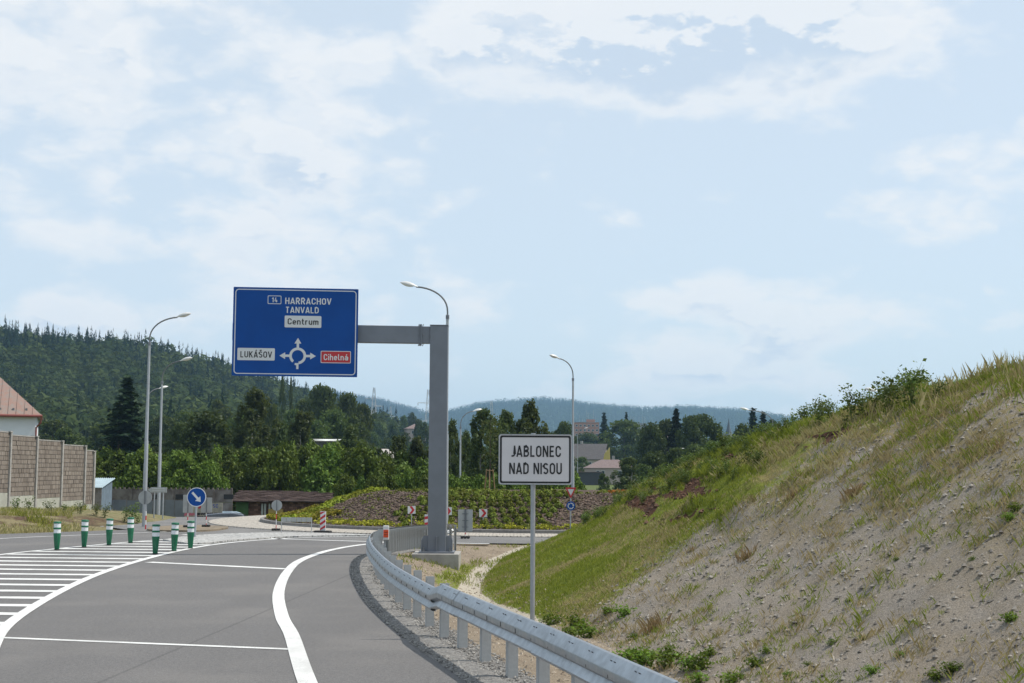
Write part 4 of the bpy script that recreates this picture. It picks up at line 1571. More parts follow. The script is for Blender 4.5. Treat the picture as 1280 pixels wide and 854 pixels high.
# tall seed heads along the crest
N = 3200
Y = rg.uniform(21, 33, N)
xc = np.interp(Y, ROWS[:, 0], ROWS[:, 3])
X = xc + rg.normal(-.2, .8, N)
ok = fbm(X * 1.2, Y * 1.2, 88) > .45
P0 = np.stack([X, Y, bank(X, Y) - .02], 1)[ok]
blades('grass', 'tall thin seed stalks along the crest of the embankment', P0, rg.uniform(.15, .45, len(P0)) * np.interp(P0[:, 1], [21, 28, 33], [1.2, 1, .6]), np.full(len(P0), .0026), .35, DRY, 31)
N = 6500
Y = rg.uniform(21, 34, N)
xc = np.interp(Y, ROWS[:, 0], ROWS[:, 3])
X = xc + rg.normal(-.3, .9, N)
P0 = np.stack([X, Y, bank(X, Y) - .02], 1)
blades('grass', 'green grass along the crest of the embankment', P0, rg.uniform(.08, .24, N), np.full(N, .005), .5, GRASS, 32)
# thin vegetation of the soil patch by the gantry, of the rail verge and of the verge on the left
N = 5000
Y = rg.uniform(36, 46, N)
X = rg.uniform(-3.4, 1.0, N)
ok = (fbm(X * 1.4, Y * 1.4, 93) > .55) & (X > rail_x(np.minimum(Y, 38.6)) + .5) & (np.hypot(X - RC[0], Y - RC[1]) > R_RING + .4)
P0 = np.stack([X, Y, bank(X, Y) - .01], 1)[ok]
blades('grass', 'sparse sprouts on the bare soil right of the gantry foot', P0, rg.uniform(.05, .16, len(P0)), np.full(len(P0), .008), .7, GRASS, 33)
N = 90000
X = rg.uniform(-27, -13.2, N)
Y = rg.uniform(47, 72, N)
d = ((X + 18.6) * -.80 + (Y - 50.2) * .60)
ok = (d > .35) & (rg.random(N) < .35 + .65 * (fbm(X * .7, Y * .7, 95) > .47)) & (np.hypot(X - RC[0], Y - RC[1]) > R_RING + 1.2) & (a_brown(X, Y, 0) * (fbm(X * .9, Y * .9, 5) > .45) < .5)
P0 = np.stack([X, Y, land(X, Y) - .01], 1)[ok]
isd = fbm(P0[:, 0] * .8, P0[:, 1] * .8, 96) + .2 * (rg.random(len(P0)) - .5) > .45
blades('grass', 'dry yellowed grass on the verge under the noise barrier', P0[isd], rg.uniform(.08, .26, isd.sum()), np.full(isd.sum(), .010), .6, DRY, 34)
blades('grass', 'green grass on the verge under the noise barrier', P0[~isd], rg.uniform(.08, .28, (~isd).sum()), np.full((~isd).sum(), .011), .6, GRASS, 35)

# leafy weeds and young shrubs, each its own
WEED = [foliage('weed leaf', (.065, .12, .014), (.16, .24, .030), .3), foliage('young shrub leaf', (.055, .090, .022), (.13, .175, .045), .3)]


def weed_mesh(seed, h, w_, stems, leaf, mat, n_per=26):
    r = np.random.default_rng(seed)
    mbs = MB()
    Cs = []
    for k in range(stems):
        a_ = r.uniform(0, 6.28)
        L = w_ / 2 * r.uniform(.2, 1)
        hh = h * r.uniform(.55, 1)
        tip = Vector((math.cos(a_) * L, math.sin(a_) * L, hh))
        mid = Vector((tip.x * .4, tip.y * .4, hh * .6))
        mbs.tube([(0, 0, -.03), mid, tip], [.006 * h + .004, .005, .002], 4)
        t = r.random(n_per) ** .7
        c = np.outer((1 - t) ** 2, [0, 0, 0]) + np.outer(2 * t * (1 - t), mid) + np.outer(t * t, tip)
        Cs.append(c + r.normal(0, .055 + .05 * w_, (n_per, 3)) * np.array([1, 1, .6]))
    C = np.concatenate(Cs)
    C[:, 2] = np.maximum(C[:, 2], .02)
    nn = rand_dir(r, len(C)) * .7 + np.array([0, 0, .8])
    nn /= np.linalg.norm(nn, axis=1, keepdims=True)
    V, Fc = leaf_quads(C, nn, leaf * r.uniform(.6, 1.25, len(C)), 1.45, seed)
    return mbs.mesh('stem', M['wstem'], True), arrays_mesh('leaves', V, Fc, mat, np.repeat(r.random(len(C)), 4))


M['wstem'] = principled('green stem', (.10, .12, .04), .8)
low_w = [weed_mesh(600 + k, .26, .60, 11, .050, WEED[0], 22) for k in range(4)]
tall_w = [weed_mesh(620 + k, 1.0, .85, 6, .075, WEED[1], 26) for k in range(4)]


def put_weed(pair, name, x, y, s, label, group, cat='plant', z=None):
    o = thing(name, label, cat, (x, y, (float(bank(x, y)) if z is None else z) - .02), rh.uniform(0, 6.28), group)
    o.scale = (s, s, s)
    link('stem', pair[0], o)
    link('leaves', pair[1], o)
    return o


def hit_bank(px, py):
    d = ray(px, py)
    for k in range(2600):
        Y_ = 12 + k * .02
        p = Vector((0, 0, EYE)) + d * (Y_ / d.y)
        if p.z < float(bank(p.x, p.y)):
            return p
    return at(px, py, 30)


for px, py, s in ((715, 782, .9), (735, 790, 1.1), (755, 797, 1.0), (700, 775, .8), (770, 783, .8), (795, 792, .6), (725, 798, .8), (805, 815, 1.1), (822, 828, 1.2), (845, 834, 1.0), (800, 832, .9),
                  (835, 818, .7), (870, 840, .8), (895, 838, .7), (905, 850, .8), (860, 848, .9), (925, 848, .7), (745, 776, .6), (880, 822, .5), (940, 836, .5)):
    p = hit_bank(px, py)
    put_weed(low_w[int(px) % 4], 'weed', p.x + rh.uniform(-.25, .25), p.y + rh.uniform(-.4, .4), s * rh.uniform(.7, 1.05), 'fresh green leafy weed at the foot of the bare slope behind the guardrail', 'green weeds at the foot of the slope')
for px, py, s in ((1040, 806, .6), (1080, 800, .5), (1190, 842, 1.0), (1170, 850, .9), (1090, 842, .8), (1125, 820, .6), (1010, 832, .5), (1060, 752, .4), (1262, 778, .9), (1270, 640, .9), (1262, 650, .8), (985, 845, .6), (1120, 700, .4), (1215, 700, .45)):
    p = hit_bank(px, py)
    put_weed(low_w[int(px) % 4], 'weed', p.x, p.y, s * .52, 'small green weed standing alone on the bare slope', 'single weeds on the bare slope')
cnt = 0
for k in range(1400):
    Y_ = rh.uniform(28.2, 46.8)
    xc_ = float(np.interp(Y_, ROWS[:, 0], ROWS[:, 3]))
    crest = k % 3 == 0
    x = xc_ + rh.uniform(-.9, .7) if crest else xc_ - rh.uniform(.3, 4.2)
    if cnt >= 260 or x / Y_ > .295 or fbm(np.array(x * .8), np.array(Y_ * .8), 44) < (.40 if crest else .46) or bank(x, Y_) < .75 or Y_ < soil_line(x) + .8:
        continue
    cnt += 1
    put_weed(tall_w[k % 4], 'young_shrub', x, Y_, rh.uniform(.30, .66) if crest else rh.uniform(.25, .50), 'young leafy shrub planted on the grassy top of the embankment', 'young shrubs on the top of the embankment', 'shrub')
for px, py, hgt in ((1112, 512, .95), (1138, 506, .95), (1065, 522, .75), (1170, 498, .5), (1078, 520, .7), (1025, 530, .7)):
    p = hit_bank(px, py + 4)
    put_weed(tall_w[int(px) % 4], 'young_shrub', p.x, p.y, hgt, {1112: 'tallest bushy young shrub against the sky on the embankment crest', 1138: 'bushy young shrub against the sky just right of the tallest one', 1065: 'young shrub on the crest left of a close pair against the sky',
             1170: 'small lone shrub farthest up the crest among the seed stalks', 1078: 'young shrub on the crest between its lower neighbour and the tallest one', 1025: 'young shrub where the far hills meet the embankment crest'}[px], 'tall young shrubs against the sky', 'shrub')
for px, py, s in ((130, 655, .6), (165, 652, .8), (155, 648, .7), (120, 650, .6), (60, 640, .7), (20, 640, .7), (35, 634, .7), (80, 642, .5), (100, 645, .6), (172, 655, .6)):
    p = at(px, py, 61)
    put_weed(tall_w[px % 4], 'weed', p.x, p.y, s * 1.1, 'tall leafy weed on the verge in front of the noise barrier', 'tall weeds in front of the noise barrier', z=float(land(p.x, p.y)))

# ------------------------------------------------------------------ guardrail
gr = thing('guardrail', 'long galvanised steel guardrail on many posts curving along the right edge of the road', 'guardrail', (0, 0, 0))
L_ = [0.0]
for i in range(1, len(rail_s)):
    L_.append(L_[-1] + math.dist(rail_s[i], rail_s[i - 1]))
L_ = np.array(L_)
RX, RY = np.array([p[0] for p in rail_s]), np.array([p[1] for p in rail_s])


def on_rail(s):
    x, y = np.interp(s, L_, RX), np.interp(s, L_, RY)
    x2, y2 = np.interp(min(s + .1, L_[-1]), L_, RX), np.interp(min(s + .1, L_[-1]), L_, RY)
    x1, y1 = np.interp(max(s - .1, 0), L_, RX), np.interp(max(s - .1, 0), L_, RY)
    a_ = math.atan2(y2 - y1, x2 - x1)
    return x, y, a_


s_step = float(np.interp(19.6, RY, L_))                    # the step where the two rail types meet
s_turn = float(np.interp(38.8, RY, L_))
# W profile, (distance out towards the road, height)
WPROF = [(.000, -.158), (.070, -.150), (.086, -.138), (.086, -.122), (.046, -.062), (.040, -.050), (.046, -.040), (.080, -.026), (.090, -.012), (.092, .040), (.086, .056), (.020, .150), (.000, .157)]


def beam(name, s0, s1, zc0, zc1, step=.45, sc=1.0):
    n_ = max(2, int((s1 - s0) / step) + 1)
    vs, fs = [], []
    k = len(WPROF)
    for i in range(n_):
        t = i / (n_ - 1)
        s = s0 + (s1 - s0) * t
        x, y, a_ = on_rail(s)
        nx, ny = -math.sin(a_), math.cos(a_)
        zc = zc0 + (zc1 - zc0) * t
        for o_, h_ in WPROF:
            d_ = .075 + o_ * sc
            vs.append((x + nx * d_, y + ny * d_, zc + h_ * sc))
        for o_, h_ in WPROF:
            d_ = .071 + o_ * sc
            vs.append((x + nx * d_, y + ny * d_, zc + h_ * sc))
    for i in range(n_ - 1):
        for j in range(k - 1):
            a0, b0 = i * 2 * k + j, (i + 1) * 2 * k + j
            fs += [(a0, a0 + 1, b0 + 1, b0), (a0 + k, b0 + k, b0 + k + 1, a0 + k + 1)]
        a0, b0 = i * 2 * k, (i + 1) * 2 * k
        fs += [(a0, b0, b0 + k, a0 + k), (a0 + k - 1, a0 + 2 * k - 1, b0 + 2 * k - 1, b0 + k - 1)]
    me_ = bpy.data.meshes.new(name)
    me_.from_pydata(vs, [], fs)
    me_.materials.append(M['galv'])
    me_.polygons.foreach_set('use_smooth', [True] * len(me_.polygons))
    me_.set_sharp_from_angle(angle=math.radians(28))
    return link(name, me_, gr)


HI, LO = .62, .53
s = 0.3
segs = []
while s < s_step - .4:
    e_ = min(s + 4.0, s_step - .1)
    segs.append((s, e_))
    beam('rail_beam', s - .14, e_, HI, HI, sc=1.02 + .035 * (len(segs) % 2))
    s = e_
beam('rail_transition', s_step - .12, s_step + .55, HI, LO, .1, 1.01)
s = s_step + .5
while s < L_[-1] - .5:
    e_ = min(s + 4.0, L_[-1])
    beam('rail_beam', s - .12, e_, LO, LO, .3, 1.0)
    s = e_


def c_post(w_=.06, d_=.115, h=.8):
    mb_ = MB()
    t = .006
    mb_.box((0, 0, h / 2 - .1), (w_ * 1.6, t, h + .2))
    mb_.box((-w_ * .8, d_ / 2 + .003, h / 2 - .1), (t, d_, h + .2))
    mb_.box((w_ * .8, d_ / 2 + .003, h / 2 - .1), (t, d_, h + .2))
    return mb_.mesh('post', M['galv_post'])


post_lo, post_hi = c_post(h=.74), c_post(h=.66)
post_far = c_post(.036, .07, .66)
s = .6
posts = []
ref = float(np.interp(16.25, RY, L_))
s = ref - 1.33 * int(ref / 1.33)
while s < L_[-1]:
    x, y, a_ = on_rail(s)
    far = s > s_turn
    o = link('post', post_far if far else (post_hi if s < s_step else post_lo), gr)
    o.location = (x + math.sin(a_) * .0, y, 0)
    # the web faces the road a little askew so that its broad side is seen
    o.rotation_euler = (0, 0, a_ + math.radians(180) if not far else a_ + math.radians(160))
    posts.append(s)
    s += .185 if far else 1.33
# bolt heads and slots at the laps
mb = MB()
for s in np.arange(1.0, s_step, 1.33 / 2):
    x, y, a_ = on_rail(s)
    nx, ny, tx, ty = -math.sin(a_), math.cos(a_), math.cos(a_), math.sin(a_)
    for ds in (-.05, .05):
        mb.box((0, 0, 0), (.034, .006, .022), m=Matrix.Translation((x + tx * ds + nx * .122, y + ty * ds + ny * .122, HI + .117)) @ Matrix.Rotation(a_, 4, 'Z') @ Matrix.Rotation(-.62 , 4, 'X'))
    for ds in (-.02, .02) if int(s * 3) % 2 else (0,):
        mb.box((0, 0, 0), (.020, .006, .05), m=Matrix.Translation((x + tx * ds + nx * .168, y + ty * ds + ny * .168, HI + .014)) @ Matrix.Rotation(a_, 4, 'Z'))
for s in np.arange(s_step + .8, s_turn + 2, .67):
    x, y, a_ = on_rail(s)
    nx, ny, tx, ty = -math.sin(a_), math.cos(a_), math.cos(a_), math.sin(a_)
    for ds in (-.05, .05):
        mb.box((0, 0, 0), (.034, .006, .022), m=Matrix.Translation((x + tx * ds + nx * .121, y + ty * ds + ny * .121, LO + .115)) @ Matrix.Rotation(a_, 4, 'Z') @ Matrix.Rotation(-.62, 4, 'X'))
    mb.box((0, 0, 0), (.07, .006, .034), m=Matrix.Translation((x + nx * .166, y + ny * .166, LO + .012)) @ Matrix.Rotation(a_, 4, 'Z'))
b_ = mb.build('bolt_heads', M['black'], gr)
kind(b_, 'stuff')
# delineator standing on the rail
p = at(482.5, 672, 36.2)
o = thing('delineator', 'white marker plate with an orange red reflector fixed on top of the guardrail bend', 'reflector', (p.x, p.y, .60))
MB().box((0, 0, .15), (.15, .05, .36), bev=.012).build('plate', M['white'], o)
MB().plate(shift(rrect(.130, .19, .008), 0, .13), -.036, -.026).build('reflector', M['orange'], o)
mb = MB()
for dz in (-.028, .028):
    mb.plate(shift(rrect(.085, .012, .002), 0, .13 + dz), -.0385, -.0365)
mb.build('reflector_bar', M['black'], o)

# ------------------------------------------------------------------ gantry with the blue direction panel
ZM = 40.0
bm_ = at(546.3, 688, ZM)
tp_ = at(550.3, 408, ZM)
gy = thing('sign_gantry', 'grey steel cantilever gantry post carrying the big blue direction panel over the road', 'gantry', (bm_.x, ZM, .05))
top = tp_.z - .05
wpost = 22.5 * ZM / F
mb = MB()
mb.box((0, 0, top / 2), (wpost, .42, top), bev=.012)
mb.build('post', M['greysteel'], gy)
mb = MB()
mb.box((0, 0, top + .012), (wpost + .012, .44, .024))
mb.build('post_cap', M['greysteel'], gy)
ROT = math.radians(6)
arm_z = (at(500, 419, ZM).z - .05)
arm_h = 21.5 * ZM / F
ar = bpy.data.objects.new('arm_joint', None)
COL.objects.link(ar)
ar.parent = gy
ar.location = (-wpost / 2, 0, arm_z)
ar.rotation_euler = (0, 0, ROT)
arm_len = 5.2
# arm pieces live under one part so that they keep the same turn
bpy.data.objects.remove(ar)


def local(mb_, rz, loc):
    Mx = Matrix.Translation(loc) @ Matrix.Rotation(rz, 4, 'Z')
    mb_.v = [tuple(Mx @ Vector(v)) for v in mb_.v]
    return mb_


j0 = (-wpost / 2, 0, arm_z)
mb = MB().box((-.10, 0, 0), (.34, .30, arm_h - .01), bev=.008)
local(mb, ROT, j0).build('arm_stub', M['greysteel'], gy)
mb = MB().box((-.30 - arm_len / 2, 0, 0), (arm_len, .30, arm_h), bev=.008)
local(mb, ROT, j0).build('arm', M['greysteel'], gy)
for dx in (-.262, -.298):
    mb = MB().box((dx, 0, 0), (.026, .40, arm_h + .10))
    local(mb, ROT, j0).build('flange', M['greysteel'], gy)
mb = MB()
for dx in (-.22, -.34):
    for yy in (-.17, .17):
        for zz_ in (-arm_h / 2 - .035, arm_h / 2 + .035, 0):
            mb.tube([(dx, yy, zz_), (dx + .02, yy, zz_)], .022, 6)
local(mb, ROT, j0).build('flange_bolts', M['mast_bolt'], gy)
# foot: plate and stiffeners
mb = MB().box((0, 0, .02), (.98, .86, .04))
mb.build('base_plate', M['greysteel'], gy)
for sx_, sy_, rz in ((-1, 0, 0), (1, 0, 0), (0, -1, 90)):
    for off in ((-.13, .13) if sx_ else (0,)):
        prof = [(0, .04), (.17, .04), (.17, .36), (.12, .46), (0, .46)]
        if sx_:
            mb = MB().plate([(sx_ * (wpost / 2 + a_), b2) for a_, b2 in prof], off - .012, off + .012)
        else:
            mb = MB().box((off, -.21 - .05, .25), (.024, .10, .42))
        mb.build('stiffener', M['greysteel'], gy)
for sx_ in (-1, 1):
    mb = MB().box((sx_ * (wpost / 2 + .17), 0, .20), (.02, .34, .32))
    mb.build('stiffener', M['greysteel'], gy)
    for yy in (-.28, .28):
        MB().lathe([(.04, .042), (.04, .09), (.022, .091), (.022, .16)], 6, (sx_ * .36, yy, 0)).build('anchor_bolt', M['mast_bolt'], gy)
# concrete footing
cx = at(545.5, 700, ZM).x
fo = MB()
fo.box((0, 0, -.36), (1.30, 1.55, .82), bev=.015)
o = fo.build('concrete_footing', M['concrete'])
o.location = (cx, ZM + .18, .045 - .05)
tag(o, 'concrete block footing under the grey gantry post in the sloping soil', 'footing')

PW, PH = 3.49, 2.50
pc = at(369.4, 415.2, ZM - .75)
sgn = thing('direction_sign', 'big blue direction panel with roundabout arrows hanging from the gantry above the road', 'road sign', (pc.x, pc.y, pc.z), ROT)
sgn.scale = (.985, 1, .985)
MB().plate(rrect(PW, PH, .015, 2), 0, .03).build('panel', M['blue'], sgn)
MB().frame(rrect(PW - .105, PH - .105, .10), rrect(PW - .155, PH - .155, .075), -.004, .001).build('border_line', M['white'], sgn)
mb = MB()
for zz_ in (-.85, -.3, .3, .85):
    mb.box((0, .06, zz_), (PW - .1, .055, .06))
for xx in (-1.2, -.4, .5, 1.2):
    mb.box((xx, .115, 0), (.07, .05, PH - .06))
mb.build('back_frame', M['galv_post'], sgn)
u = lambda x: (x - 357) / 620 * PW                       # layout measured on the panel
v_ = lambda y: -(y - 299) / 443 * PH


def board(px0, py0, px1, py1, mat, rim=None, name='inset_panel'):
    x, z = (u(px0) + u(px1)) / 2, (v_(py0) + v_(py1)) / 2
    w2, h2 = u(px1) - u(px0), v_(py0) - v_(py1)
    o2 = MB().plate(shift(rrect(w2, h2, .03), x, z), -.006, .002).build(name, mat, sgn)
    if rim:
        MB().frame(shift(rrect(w2, h2, .03), x, z), shift(rrect(w2 - .035, h2 - .035, .02), x, z), -.009, -.005).build('border_line', rim, o2)
    return o2


def word(body, px0, px1, pyc, cap, mat, y=-.010, heavy=.016):
    return text('lettering', body, mat, sgn, (u(px0) + u(px1)) / 2, v_(pyc), u(px1) - u(px0), cap / 443 * PH, y, heavy)


o2 = MB().frame(shift(rrect(.38, .24, .03), u(250), v_(139)), shift(rrect(.345, .205, .02), u(250), v_(139)), -.006, .002).build('number_frame', M['white'], sgn)
word('14', 236, 265, 139.5, 24, M['white'], -.006)
word('HARRACHOV', 303, 532, 143, 32, M['white'], -.006)
word('TANVALD', 305, 470, 188, 31, M['white'], -.006)
board(302, 217, 484, 276, M['white'])
word('Centrum', 317, 470, 246, 31, M['black'])
board(73, 382, 257, 443, M['white'])
word('LUKÁŠOV', 88, 243, 414, 31, M['black'])
board(484, 391, 634, 452, M['red'], M['white'])
word('Cihelná', 499, 619, 422, 31, M['white'])
# roundabout arrows
cxp, czp = u(370), v_(418)
k2 = PW / 620
R0, R1 = 29 * k2, 42 * k2
mb = MB()
a0, a1 = math.radians(-82), math.radians(232)
n_ = 40
po = [(cxp + R1 * math.cos(a0 + (a1 - a0) * i / n_), czp + R1 * math.sin(a0 + (a1 - a0) * i / n_)) for i in range(n_ + 1)]
pi_ = [(cxp + R0 * math.cos(a0 + (a1 - a0) * i / n_), czp + R0 * math.sin(a0 + (a1 - a0) * i / n_)) for i in range(n_ + 1)]
for i in range(n_):
    mb.plate([po[i], po[i + 1], pi_[i + 1], pi_[i]], -.006, .001)
mb.build('ring_arrow', M['white'], sgn)


def arrow(ang):
    q = math.radians(ang)
    base = [(R1 - .02, -6 * k2), (62 * k2, -6 * k2), (62 * k2, -17 * k2), (90 * k2, 0), (62 * k2, 17 * k2), (62 * k2, 6 * k2), (R1 - .02, 6 * k2)]
    pts = [(cxp + a_ * math.cos(q) - b2 * math.sin(q), czp + a_ * math.sin(q) + b2 * math.cos(q)) for a_, b2 in base]
    MB().plate(pts, -.0075, .001).build('arrow', M['white'], sgn)


for ang in (0, 90, 180):
    arrow(ang)
MB().plate([(cxp - 13 * k2, czp - 36 * k2), (cxp + 5 * k2, czp - 36 * k2), (cxp + 5 * k2, czp - 66 * k2), (cxp - 6 * k2, czp - 66 * k2), (cxp - 6 * k2, czp - 48 * k2), (cxp - 15 * k2, czp - 44 * k2)], -.0075, .001).build('arrow_stem', M['white'], sgn)

# ------------------------------------------------------------------ town sign
ts = at(669.2, 574.4, 20)
zb = float(bank(ts.x, 20.05))
tw = thing('town_sign', 'white town name sign with a black border on a tall zinc post behind the guardrail', 'road sign', (ts.x, 20, zb))
zc = ts.z - zb
TW, TH = 91 * 20 / F, 62 * 20 / F
MB().plate(shift(rrect(TW, TH, .035), 0, zc), 0, .018).build('panel', M['white_sheet'], tw)
MB().frame(shift(rrect(TW - .030, TH - .030, .03), 0, zc), shift(rrect(TW - .082, TH - .082, .018), 0, zc), -.003, .001).build('border_line', M['black'], tw)
MB().frame(shift(rrect(TW + .008, TH + .008, .038), 0, zc), shift(rrect(TW - .010, TH - .010, .03), 0, zc), -.005, .02).build('rim', M['galv'], tw)
tx = lambda x: (x - 976) / 383 * TW
tz = lambda y: zc - (y - 146) / 258 * TH
text('lettering', 'JABLONEC', M['black'], tw, (tx(849) + tx(1110)) / 2, tz(104), tx(1110) - tx(849), 58 / 258 * TH, -.004, .022)
text('lettering', 'NAD NISOU', M['black'], tw, (tx(839) + tx(1115)) / 2, tz(193), tx(1115) - tx(839), 58 / 258 * TH, -.004, .022)
MB().tube([(-.03, .052, -.5), (-.03, .052, zc + TH / 2 + .02)], .033, 12).build('post', M['pole'], tw, smooth=True)
mb = MB()
for dz in (-.2, .2):
    mb.box((-.03, .03, zc + dz), (.30, .03, .05))
    mb.tube([(-.03, .052, zc + dz - .025), (-.03, .052, zc + dz + .025)], .042, 12)
mb.build('clamps', M['galv_post'], tw)

# ------------------------------------------------------------------ green delineator bollards
def make_bollard():
    o = thing('bollard', '', 'bollard', (0, 0, 0))
    H_ = .80
    r_at = lambda z: .070 + .042 * min(1, z / .5)
    MB().lathe([(.066, .0), (.070, .01), (.112, .46), (.112, .475)], 20).build('body', M['bollard'], o, smooth=True)
    MB().lathe([(.106, .475), (.106, .585)], 20).build('white_band', M['bollard_white'], o, smooth=True)
    MB().lathe([(.112, .585), (.117, .592), (.117, .628), (.112, .635)], 20).build('ring', M['bollard'], o, smooth=True)
    MB().lathe([(.106, .635), (.106, .745)], 20).build('white_band', M['bollard_white'], o, smooth=True)
    MB().lathe([(.112, .745), (.119, .752), (.119, .785), (.108, .80), (.06, .806)], 20).build('cap', M['bollard'], o, smooth=True)
    MB().lathe([(.085, .0), (.085, .012), (.07, .018)], 20).build('foot', M['rubber'], o, smooth=True)
    return o


proto_b = make_bollard()
GB = 'green and white bollards on the hatched area'
for i, (px, py, lb) in enumerate(((71, 688, 'green white banded bollard, leftmost of the four in the rear row'),
                                  (105, 684.5, 'green bollard with two white bands, second from left in the rear row on the hatching'),
                                  (136, 682, 'green bollard with two white bands, third from left in the rear row on the hatching'),
                                  (163, 679.5, 'green bollard with two white bands, rear row, closest to the tallest street lamp'),
                                  (194, 693, 'green white banded bollard, leftmost of the three in the front row'),
                                  (217.5, 689.5, 'green bollard with two white bands, middle one of the three in the front row'),
                                  (238, 686, 'green bollard with two white bands, front row, beside the blue arrow sign'))):
    o = proto_b if i == 0 else copy_tree(proto_b)
    p = gnd(px, py)
    o.location = (p.x, p.y, .010)
    o.rotation_euler = (math.radians((i * 37 % 5 - 2) * .5), math.radians((i * 53 % 5 - 2) * .5), i * .7)
    o.scale = (.92, .92, 1)
    tag(o, lb, 'bollard', GB)

# ------------------------------------------------------------------ street lamps
def street_lamp(px, pyb, Y, ytop, rz, label, zg=None, group='street lamps', reach=1.25, big=1.0):
    p = at(px, pyb, Y)
    z0 = float(land(p.x, Y)) if zg is None else zg
    tp = at(px, ytop, Y)
    H_ = tp.z - z0
    o = thing('street_lamp', label, 'street lamp', (p.x, Y, z0), rz, group)
    hb = H_ - 1.15 * big
    MB().tube([(0, 0, -.1), (0, 0, H_ * .40), (0, 0, H_ * .41), (0, 0, hb)], [.088, .078, .062, .050], 12).build('pole', M['pole'], o, smooth=True)
    MB().lathe([(.06, hb - .10), (.064, hb - .09), (.064, hb + .04), (.05, hb + .05)], 12).build('collar', M['greysteel'], o, smooth=True)
    pts = [(0, 0, hb)]
    for k in range(11):
        a_ = math.radians(90 * k / 10)
        e = reach * big
        pts.append((e * (1 - math.cos(a_) ** 1.0) * .98, 0, hb + .15 + .80 * big * math.sin(a_) ** .9 + .10 * k / 10 * big))
    MB().tube(pts, .030 * big, 8).build('arm', M['arm'], o, smooth=True)
    ex, ez = pts[-1][0], pts[-1][2]
    tilt = math.radians(14)
    prof = [(-.06, .03, .035), (.02, .05, .05), (.12, .085, .085), (.28, .12, .115), (.42, .115, .10), (.54, .08, .065), (.60, .03, .025)]
    vs, fs, gv, gf = [], [], [], []
    n_ = 12
    for i, (x, wy, hz) in enumerate(prof):
        for k in range(n_):
            q = math.pi * k / (n_ - 1)
            vs.append((x, wy * math.cos(q), hz * math.sin(q)))
    for i in range(len(prof) - 1):
        for k in range(n_ - 1):
            fs.append((i * n_ + k, i * n_ + k + 1, (i + 1) * n_ + k + 1, (i + 1) * n_ + k))
        fs.append((i * n_ + n_ - 1, i * n_, (i + 1) * n_, (i + 1) * n_ + n_ - 1))
    fs += [tuple(range(n_)), tuple(range((len(prof) - 1) * n_, len(prof) * n_))]
    Mx = Matrix.Translation((ex, 0, ez)) @ Matrix.Rotation(-tilt, 4, 'Y') @ Matrix.Scale(big, 4)
    mb_ = MB()
    mb_.add([Mx @ Vector(v) for v in vs], fs)
    hd = mb_.build('lamp_head', M['lamp'], o, smooth=True)
    mb_ = MB()
    for i, (x, wy, hz) in enumerate(prof[2:6]):
        for k in range(n_):
            q = math.pi * k / (n_ - 1)
            gv.append((x, wy * .85 * math.cos(q), -.004 - hz * .55 * math.sin(q) * (1 if 0 < i < 3 else .5)))
    for i in range(3):
        for k in range(n_ - 1):
            gf.append((i * n_ + k, i * n_ + k + 1, (i + 1) * n_ + k + 1, (i + 1) * n_ + k))
    gf += [tuple(range(n_)), tuple(range(3 * n_, 4 * n_))]
    mb_.add([Mx @ Vector(v) for v in gv], gf)
    mb_.build('lamp_glass', M['glass'], hd, smooth=True)
    return o


street_lamp(180, 661, 58, 394, math.radians(-8), 'tallest street lamp left of the blue direction panel, arm reaching right', .0, reach=1.18)
street_lamp(197.5, 656, 70, 449, math.radians(-12), 'second tallest street lamp just right of the tallest one', -.05, reach=1.0)
street_lamp(179, 652, 92, 483, math.radians(40), 'street lamp partly hidden behind the pole of the tallest lamp', -.6, reach=.9)
street_lamp(556.5, 680, 50, 355, math.radians(176), 'street lamp rising behind the grey gantry post, arm reaching left', -.0, reach=1.15)
street_lamp(575, 613, 92, 512, math.radians(22), 'street lamp between the birches just right of the gantry post', -1.2, reach=.9)
street_lamp(716, 612, 76, 447, math.radians(215), 'street lamp standing right behind the town sign with its arm to the left', -1.3, reach=1.0)
street_lamp(966, 560, 100, 511, math.radians(172), 'street lamp beyond the crest near the church spire, only its arm showing', -1.3, reach=1.7)
street_lamp(838, 590, 190, 561, math.radians(5), 'low street lamp in front of the dark grove beyond the embankment', -1.3, reach=1.3)
street_lamp(722, 575, 260, 535, math.radians(8), 'far street lamp beside the apartment block', reach=1.3)
street_lamp(1122, 520, 66, 487, math.radians(172), 'street lamp whose head alone peeks over the shrubs on the crest', -1.3, reach=.9)

# ------------------------------------------------------------------ traffic signs and road works barriers
def disc(r, n=32, cx=0, cz=0):
    return [(cx + r * math.cos(2 * math.pi * k / n), cz + r * math.sin(2 * math.pi * k / n)) for k in range(n)]


def barrier_foot(o):
    mb_ = MB()
    for dx in (-.11, 0, .11):
        mb_.box((dx, 0, .04), (.085, .24, .08), bev=.015)
    mb_.box((0, 0, .055), (.32, .07, .06))
    mb_.build('rubber_foot', M['rubber'], o)


def striped_post(o, h, r_=.021, grey_from=.5):
    r_ *= .8
    n_ = 4
    for k in range(n_):
        MB().tube([(0, 0, grey_from * k / n_), (0, 0, grey_from * (k + 1) / n_)], r_, 8).build('post_band', M['red'] if k % 2 == 0 else M['white'], o)
    MB().tube([(0, 0, grey_from), (0, 0, h)], r_, 8).build('post', M['pole'], o)


